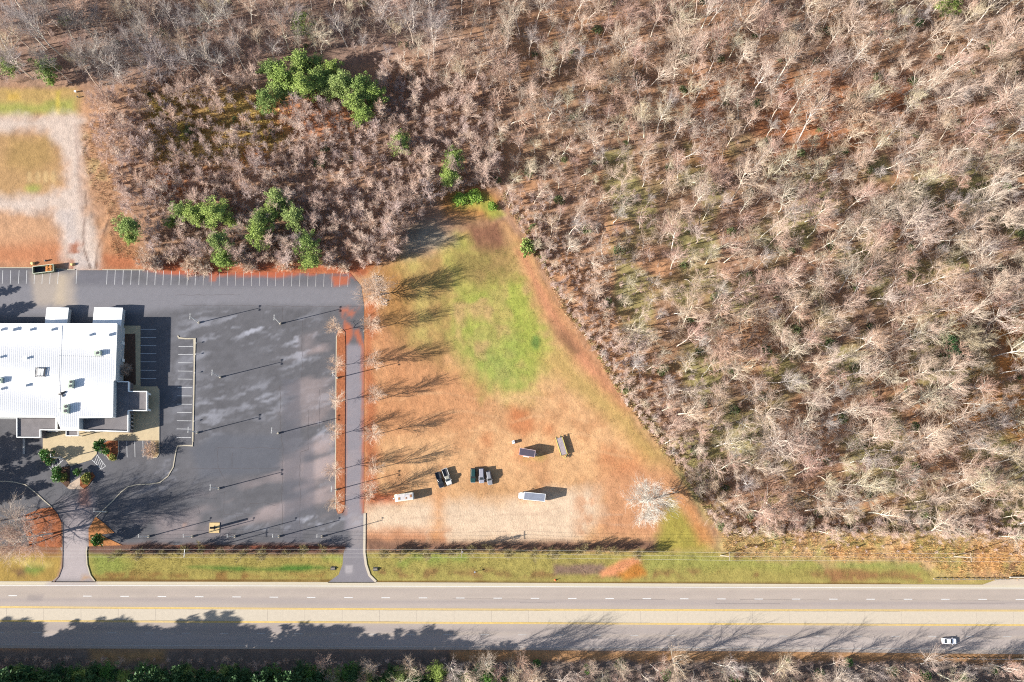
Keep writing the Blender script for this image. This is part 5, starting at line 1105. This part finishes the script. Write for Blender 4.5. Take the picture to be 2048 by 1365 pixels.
def scatter(poly, dmin, seed, tries=60000, rej=None):
    r = random.Random(seed); xs = [p[0] for p in poly]; ys = [p[1] for p in poly]; cell = {}; out = []
    for _ in range(tries):
        x, y = r.uniform(min(xs), max(xs)), r.uniform(min(ys), max(ys))
        if not inside(poly, x, y) or (rej and r.random() < rej(x, y)): continue
        i, j = int(x // dmin), int(y // dmin)
        if any((x - a) ** 2 + (y - b) ** 2 < dmin * dmin for u in (-1, 0, 1) for v in (-1, 0, 1) for a, b in cell.get((i + u, j + v), ())): continue
        cell.setdefault((i, j), []).append((x, y)); out.append((x, y))
    return out
def edge_near(x, y): return min(math.hypot(x - (a[0] + (b[0] - a[0]) * t), y - (a[1] + (b[1] - a[1]) * t)) for a, b in zip(EDGE, EDGE[1:]) for t in (0, .25, .5, .75, 1))
BTREES = []     # (x,y,z rz scale variant tilt)  all woodland trees
rt = random.Random(21)
for x, y in scatter(WOOD, 25.5, 1, 40000, lambda x, y: 0.75 if (1890 < x < 2040 and 600 < y < 830) else 0.0):
    k = rt.randrange(8); s = rt.uniform(.5, 1.0)
    if rt.random() < 0.14: s *= 1.22
    if x < 1330 and y > 330: s *= 0.86
    if y < 200 and x < 900: s *= 1.12
    if x > 1350 and y < 1000: s *= 1.1
    if edge_near(x, y) < 40: s *= 0.72
    BTREES.append((x, y, k, s, rt.uniform(0, 6.28), rt.gauss(-0.03, .08) - (0.06 if x > 1300 else 0), rt.gauss(0.02, .08)))
for x, y in scatter(SOUTH, 25, 2, 6000):
    BTREES.append((x, y, rt.randrange(8), rt.uniform(.5, .85), rt.uniform(0, 6.28), -.2 + rt.gauss(0, .06), rt.gauss(0, .05)))
vis = []
for i, (x, y, k, s, rz, tx, ty) in enumerate(BTREES):
    v = U(x, y); px, py = PX((v.x, v.y, 12 * s))
    inn = 10 < px < 2038 and 10 < py < 1355
    vis.append((s if inn else s - 10, i))
big = set(i for _, i in sorted(vis, reverse=True)[:290])
SHADE = ['pale grey', 'grey-brown', 'silvery', 'tan', 'lichen-grey', 'pinkish', 'ash-grey', 'bleached']
rest = []
for i, (x, y, k, s, rz, tx, ty) in enumerate(BTREES):
    v = U(x, y)
    if i in big:
        wide = rt.random() < 0.10
        sz = 'tall' if s > 0.95 else ('slender' if s < .8 else 'mid-sized')
        plant('bare_tree', OAK[k % 3] if wide else FOREST[k], (v.x, v.y, -.1), rz, (s, s, s) if not wide else (s * .85, s * .85, s), (tx, ty), mats=(M_BARK, M_GREYTWIG) if (x < 880 and y < 200) else None, label=f'{sz} leafless tree in the woods, crown {pct(v, 12 * s)}', cat='tree', group='leafless trees of the woods')
    else: rest.append((v.x, v.y, -.1, tx, ty, rz, s, k))
def gn_scatter(name, rows, sources, kind_label):
    """one object whose points carry copies of the source meshes (what nobody could count)"""
    me = bpy.data.meshes.new(name); A_ = np.array(rows, float)
    me.vertices.add(len(A_)); me.vertices.foreach_set('co', A_[:, :3].astype(np.float32).ravel())
    a = me.attributes.new('rot', 'FLOAT_VECTOR', 'POINT'); a.data.foreach_set('vector', A_[:, 3:6].astype(np.float32).ravel())
    a = me.attributes.new('siz', 'FLOAT', 'POINT'); a.data.foreach_set('value', A_[:, 6].astype(np.float32))
    a = me.attributes.new('pick', 'INT', 'POINT'); a.data.foreach_set('value', A_[:, 7].astype(np.int32))
    o = link(bpy.data.objects.new(name, me)); tag(o, kind_label, None, None, 'stuff')
    ng = bpy.data.node_groups.new(name, 'GeometryNodeTree')
    ng.interface.new_socket(name='Geometry', in_out='INPUT', socket_type='NodeSocketGeometry'); ng.interface.new_socket(name='Geometry', in_out='OUTPUT', socket_type='NodeSocketGeometry')
    N, Lk = ng.nodes, ng.links; gi = N.new('NodeGroupInput'); go = N.new('NodeGroupOutput'); jn = N.new('GeometryNodeJoinGeometry')
    def attr(nm, ty): n = N.new('GeometryNodeInputNamedAttribute'); n.data_type = ty; n.inputs[0].default_value = nm; return n.outputs[0]
    ro, si, pk = attr('rot', 'FLOAT_VECTOR'), attr('siz', 'FLOAT'), attr('pick', 'INT')
    for v, objs in enumerate(sources):
        cmp_ = N.new('FunctionNodeCompare'); cmp_.data_type = 'INT'; cmp_.operation = 'EQUAL'
        ins = [s for s in cmp_.inputs if s.type == 'INT']; Lk.new(pk, ins[0]); ins[1].default_value = v
        for ob in objs:
            oi = N.new('GeometryNodeObjectInfo'); oi.transform_space = 'ORIGINAL'; oi.inputs['Object'].default_value = ob; oi.inputs['As Instance'].default_value = True
            ip = N.new('GeometryNodeInstanceOnPoints'); Lk.new(gi.outputs[0], ip.inputs['Points']); Lk.new(cmp_.outputs[0], ip.inputs['Selection'])
            Lk.new(oi.outputs['Geometry'], ip.inputs['Instance']); Lk.new(ro, ip.inputs['Rotation']); Lk.new(si, ip.inputs['Scale'])
            Lk.new(ip.outputs[0], jn.inputs[0])
    Lk.new(jn.outputs[0], go.inputs[0]); md = o.modifiers.new('scatter', 'NODES'); md.node_group = ng
    return o
def first_objs(protos):
    out = []
    for pr in protos:
        got = []
        for me in pr:
            ob = next((o for o in bpy.data.objects if o.type == 'MESH' and o.data == me), None)
            if ob: got.append(ob)
        out.append(got)
    return out
gn_scatter('bare_woodland', rest, first_objs(FOREST), 'rest of the leafless woodland between the larger trees')
# scrub thicket left of the field, individually, largest first
TH = scatter(THICK, 17.5, 5, 40000, lambda x, y: 0.95 if inside([(285, 190), (560, 190), (590, 270), (520, 320), (300, 330)], x, y) else (0.7 if inside([(560, 200), (700, 205), (720, 270), (560, 290)], x, y) else 0))
rs = random.Random(31); TH = [(x, y, rs.choice((0, 1, 1, 2, 3, 3, 4)), rs.uniform(.6, 1.35), rs.uniform(0, 6.28), rs.gauss(-.05, .1), rs.gauss(-.05, .1)) for x, y in TH]
TH.sort(key=lambda a: -a[3]); rest = []
for i, (x, y, k, s, rz, tx, ty) in enumerate(TH):
    v = U(x, y)
    if i < 260: plant('scrub_tree', SCRUB[k], (v.x, v.y, -.1), rz, s, (tx, ty), f'thin leafless scrub tree, crown {pct(v, 6 * s)}', 'tree', 'scrub trees of the thicket')
    else: rest.append((v.x, v.y, -.1, tx, ty, rz, s, k))
# undergrowth below the woods, and the twiggy edge of the woods
for x, y in scatter(WOOD, 19, 7, 40000):
    v = U(x, y); e = edge_near(x, y)
    if e < 30 or x < 1330 or rs.random() < 0.7: rest.append((v.x, v.y, -.1, rs.gauss(0, .1), rs.gauss(0, .1), rs.uniform(0, 6), rs.uniform(.3, .6) * (1.35 if e < 26 else 1), rs.randrange(5)))
for x, y in scatter(SOUTH, 16, 8, 8000) + scatter([(-60, 1315), (940, 1318), (940, 1400), (-60, 1400)], 16, 9, 8000):
    v = U(x, y); rest.append((v.x, v.y, -.1, 0, 0, rs.uniform(0, 6), rs.uniform(.3, .6), rs.randrange(5)))
for x, y in scatter(THICK, 14.5, 15, 30000, lambda x, y: 0.93 if inside([(285, 190), (560, 190), (590, 270), (520, 320), (300, 330)], x, y) else 0.0):
    v = U(x, y); rest.append((v.x, v.y, -.1, rs.gauss(0, .12), rs.gauss(0, .12), rs.uniform(0, 6), rs.uniform(.3, .75), rs.choice((0, 1, 1, 3, 3, 4))))
BAND = [(1010, 395), (1045, 460), (1130, 615), (1185, 685), (1242, 785), (1310, 872), (1380, 955), (1425, 1032), (1455, 1066), (1600, 1060), (2150, 1080), (2150, 1040), (1600, 1030), (1480, 1030), (1420, 930), (1350, 840), (1290, 740), (1220, 620), (1160, 520), (1080, 395)]
for x, y in scatter(BAND, 10.5, 16, 30000):
    v = U(x, y); rest.append((v.x, v.y, -.1, rs.gauss(0, .12), rs.gauss(0, .12), rs.uniform(0, 6), rs.uniform(.35, .72), rs.randrange(5)))
for x, y in scatter([(1450, 1070), (2150, 1082), (2150, 1112), (1900, 1108), (1650, 1098), (1460, 1096)], 19, 17, 4000):
    v = U(x, y); rest.append((v.x, v.y, -.1, 0, 0, rs.uniform(0, 6), rs.uniform(.18, .36), rs.randrange(5)))
gn_scatter('undergrowth', rest, first_objs(SCRUB), 'twiggy leafless undergrowth below the trees')
# dull evergreen understory bushes
gs = [(x, y) for x, y in scatter(WOOD, 60, 12, 8000, lambda x, y: 0.5 if x > 1350 else 0.94)] + [(x, y) for x, y in scatter(SOUTH, 60, 13, 500)] + [(300, 190), (380, 265), (545, 265), (650, 300), (700, 320), (640, 330), (470, 240), (270, 1350), (30, 1345), (60, 1358), (400, 1350), (505, 1355), (800, 1358), (330, 1360)]
for i, (x, y) in enumerate(gs):
    v = U(x, y); s = rs.uniform(.5, 1.15)
    plant('evergreen_bush', DULL[i % 3], (v.x, v.y, -.1), i, (s, s * rs.uniform(.7, 1.2), s * .8), label=f'dull green bush under the trees, {pct(v, 1)}', cat='bush', group='green bushes under the trees', mats=(M_PBARK, M_SHRUB) if y > 1300 else None)
# fallen logs
M_LOG = mat('bleached_log', A(226, 218, 206), .9, noise=.15, nscale=3)
for i, (a, b, lab) in enumerate((((1634, 1034), (1672, 1018), 'bleached fallen log near the lower edge of the woods'), ((1870, 622), (1935, 605), 'fallen pale trunk near the orange clearing on the right'), ((1600, 694), (1612, 698), 'short pale log in a green gap of the woods'), ((460, 258), (508, 264), 'thin fallen trunk lying across the scrub clearing'), ((540, 340), (553, 352), 'short pale log in the thicket'))):
    p, q = U(*a, .35), U(*b, .5); t = empty('fallen_log', p, 0, lab, 'log', 'fallen logs')
    d = q - p; MB().tube((0, 0, 0), d, .22, .13, 9).build('log', M_LOG, t)
    for f, sgn in ((.4, 1), (.7, -1), (.85, 1)):
        c_ = d * f; MB().tube(c_, c_ + Vector((d.y, -d.x, 0)).normalized() * sgn * 1.1 + d.normalized() * .7 + Vector((0, 0, .5)), .07, .03, 5).build('branch_stub', M_LOG, t)

# ------------------------------------------------------------------ grasses and stones (uncountable)
def tufts(name, spots, cols, hgt, wid, nb, seed, label, spread=0.25):
    r = np.random.default_rng(seed); S = np.array([(U(x, y).x, U(x, y).y) for x, y in spots]); n = len(S) * nb
    c = np.repeat(S, nb, 0) + r.normal(size=(n, 2)) * spread; az = r.uniform(0, 2 * math.pi, n); h = hgt * r.uniform(.5, 1.25, n); w = wid * r.uniform(.6, 1.3, n)
    ln = h * r.uniform(.3, .9, n); dx, dy = np.cos(az), np.sin(az)
    b0 = np.stack([c[:, 0] - dy * w, c[:, 1] + dx * w, np.full(n, -.15)], 1); b1 = np.stack([c[:, 0] + dy * w, c[:, 1] - dx * w, np.full(n, -.15)], 1)
    tp = np.stack([c[:, 0] + dx * ln, c[:, 1] + dy * ln, h], 1)
    V = np.stack([b0, b1, tp], 1).reshape(-1, 3); me = bpy.data.meshes.new(name)
    me.vertices.add(len(V)); me.vertices.foreach_set('co', V.astype(np.float32).ravel()); me.loops.add(n * 3); me.loops.foreach_set('vertex_index', np.arange(n * 3, dtype=np.int32))
    me.polygons.add(n); me.polygons.foreach_set('loop_start', np.arange(0, n * 3, 3, dtype=np.int32)); me.update(calc_edges=True); me.materials.append(M_STRAW)
    cc = np.array(cols)[r.integers(0, len(cols), len(S))]; set_col(me, np.repeat(np.repeat(cc, nb, 0), 3, 0) * np.repeat(r.uniform(.8, 1.2, n), 3)[:, None])
    return tag(link(bpy.data.objects.new(name, me)), label, kind='stuff')
def fill(poly, n, seed):
    r = random.Random(seed); xs = [p[0] for p in poly]; ys = [p[1] for p in poly]; o = []
    while len(o) < n:
        x, y = r.uniform(min(xs), max(xs)), r.uniform(min(ys), max(ys))
        if inside(poly, x, y): o.append((x, y))
    return o
tufts('dry_brush', fill([(1445, 1078), (1600, 1070), (1800, 1078), (2150, 1090), (2150, 1150), (2030, 1154), (1885, 1150), (1845, 1122), (1640, 1114), (1450, 1110)], 700, 1) + fill([(1445, 1066), (1600, 1050), (1800, 1055), (2150, 1070), (2150, 1156), (1900, 1154), (1830, 1126), (1640, 1122), (1450, 1116)], 450, 31), [A(232, 184, 124), A(224, 168, 104), A(236, 198, 146), A(206, 160, 112), A(222, 180, 112), A(190, 166, 100)], .5, .05, 16, 2, 'tall orange dry brush on the verge below the woods', .55)
tufts('clearing_grass', fill([(285, 185), (560, 190), (600, 265), (520, 322), (310, 335)], 1000, 3), [A(226, 206, 118), A(214, 188, 104), A(200, 162, 100), A(184, 142, 92)], .55, .10, 8, 4, 'tall yellowish grass in the scrub clearing', .35)
tufts('edge_grass', fill(EDGE[:-1] + [(1800, 1056), (1600, 1052), (1460, 1058), (1430, 1030), (1385, 950), (1318, 866), (1250, 780), (1190, 680), (1135, 612), (1010, 380)], 1300, 5), [A(206, 176, 140), A(196, 160, 120), A(180, 150, 110), A(168, 160, 96)], .8, .08, 9, 6, 'dry weeds along the edge of the woods', .35)
tufts('track_weeds', fill([(165, 240), (205, 250), (235, 400), (262, 470), (285, 520), (225, 520), (214, 430), (185, 395), (165, 300)], 420, 41), [A(222, 196, 150), A(206, 168, 122), A(196, 150, 110)], .4, .05, 12, 42, 'dry weeds between the gravel track and the thicket', .5)
tufts('field_grass', fill(FIELD, 4200, 7), [A(214, 170, 122), A(204, 156, 104), A(226, 184, 138), A(190, 166, 96), A(200, 140, 92)], .07, .03, 9, 8, 'thin dry grass over the open field', .5)
tufts('green_grass', fill([(915, 520), (1000, 490), (1040, 520), (1085, 640), (1090, 710), (1040, 765), (960, 740), (920, 680)], 700, 9), [A(160, 172, 78), A(178, 174, 92), A(146, 168, 72), A(190, 168, 104)], .08, .03, 10, 10, 'green winter grass in the middle of the field', .5)
tufts('verge_grass', fill([(735, 1108), (1440, 1106), (1640, 1118), (1840, 1124), (1880, 1160), (735, 1162)], 2200, 11) + fill([(180, 1102), (682, 1102), (670, 1160), (185, 1160)], 1200, 12), [A(172, 160, 84), A(160, 158, 80), A(186, 166, 96), A(156, 130, 76)], .08, .03, 9, 12, 'short grass on the road verges', .5)
mb = MB(); r_ = random.Random(4)
for x, y in fill([(746, 545), (762, 552), (772, 585), (776, 612), (760, 612), (752, 580), (744, 556)], 150, 14):
    p = U(x, y); s = r_.uniform(.12, .34); b0 = len(mb.v); mb.box(p.x, p.y, s * .3, s, s * r_.uniform(.6, 1), s * .8, r_.uniform(0, 3), r_.uniform(.5, .8))
tag(mb.build('riprap', M_ROCK), 'loose pale riprap stones spilling down beside the round tan tree', kind='stuff')

# ------------------------------------------------------------------ labels that single out look-alikes by their place in rows
ORD = ['first', 'second', 'third', 'fourth', 'fifth', 'sixth', 'seventh', 'eighth', 'ninth', 'tenth', 'eleventh', 'twelfth', 'thirteenth', 'fourteenth', 'fifteenth', 'sixteenth', 'seventeenth', 'eighteenth', 'nineteenth']
TENS = ['twentieth', 'thirtieth', 'fortieth', 'fiftieth', 'sixtieth', 'seventieth', 'eightieth']; TEN = ['twenty', 'thirty', 'forty', 'fifty', 'sixty', 'seventy', 'eighty']
def ordw(n):
    if n < 20: return ORD[n - 1]
    return TENS[n // 10 - 2] if n % 10 == 0 else TEN[n // 10 - 2] + '-' + ORD[n % 10 - 1]
def relabel(names, zc, band, fmt, right=True):
    obs = [o for o in bpy.data.objects if o.parent is None and 'label' in o and o.name.split('.')[0] in names]
    rows = {}
    for o in obs:
        x, y = PX((o.location.x, o.location.y, zc * o.scale.z)); rows.setdefault(max(0, int(y // band)), []).append((x, o))
    for r, (k, lst) in enumerate(sorted(rows.items())):
        lst.sort(key=lambda a: -a[0] if right else a[0])
        for i, (x, o) in enumerate(lst): o['label'] = fmt(o, ordw(r + 1), ordw(i + 1))
def size_word(o): return 'tall' if o.scale.z > .98 else ('slender' if o.scale.z < .84 else 'mid-sized')
relabel(('bare_tree',), 12, 68, lambda o, r, i: f'{size_word(o)} leafless woodland tree, {i} from the right, {r} row from the top')
relabel(('scrub_tree',), 6, 34, lambda o, r, i: f'thin leafless thicket tree, {i} from the left, {r} row from the top', False)
relabel(('pine_tree',), 9, 60, lambda o, r, i: f'green pine, {i} from the left, {r} row of pines from the top', False)
relabel(('evergreen_bush',), 1, 100, lambda o, r, i: o['label'] if 'round bright' in o['label'] else f'dull green understory bush, {i} from the right, {r} row from the top')
relabel(('verge_tree',), 0, 5000, lambda o, r, i: f'small olive-twigged bare tree, {i} from the left in the verge row above the road', False)
relabel(('bank_pine',), 0, 5000, lambda o, r, i: f'small dark pine, {i} from the left on the shaded bank below the road', False)
relabel(('bare_bush',), 0, 5000, lambda o, r, i: f'tan leafless bush, {i} from the left along the upper stall row', False)
relabel(('median_tree',), 0, 10, lambda o, r, i: f'tan young bare tree in the mulched median, {r} from the top', False)
relabel(('field_edge_tree',), 0, 10, lambda o, r, i: o['label'] if 'round' in o['label'] else f'tan young bare tree between drive and field, {r} from the top', False)
for nm, ph in (('tall_pine', 'tall dark pine, {} from the left among those beside the lot and road edges'),):
    for i, o in enumerate(sorted([o for o in bpy.data.objects if o.name.split('.')[0] == nm and o.parent is None], key=lambda o: o.location.x)): o['label'] = ph.format(ordw(i + 1))
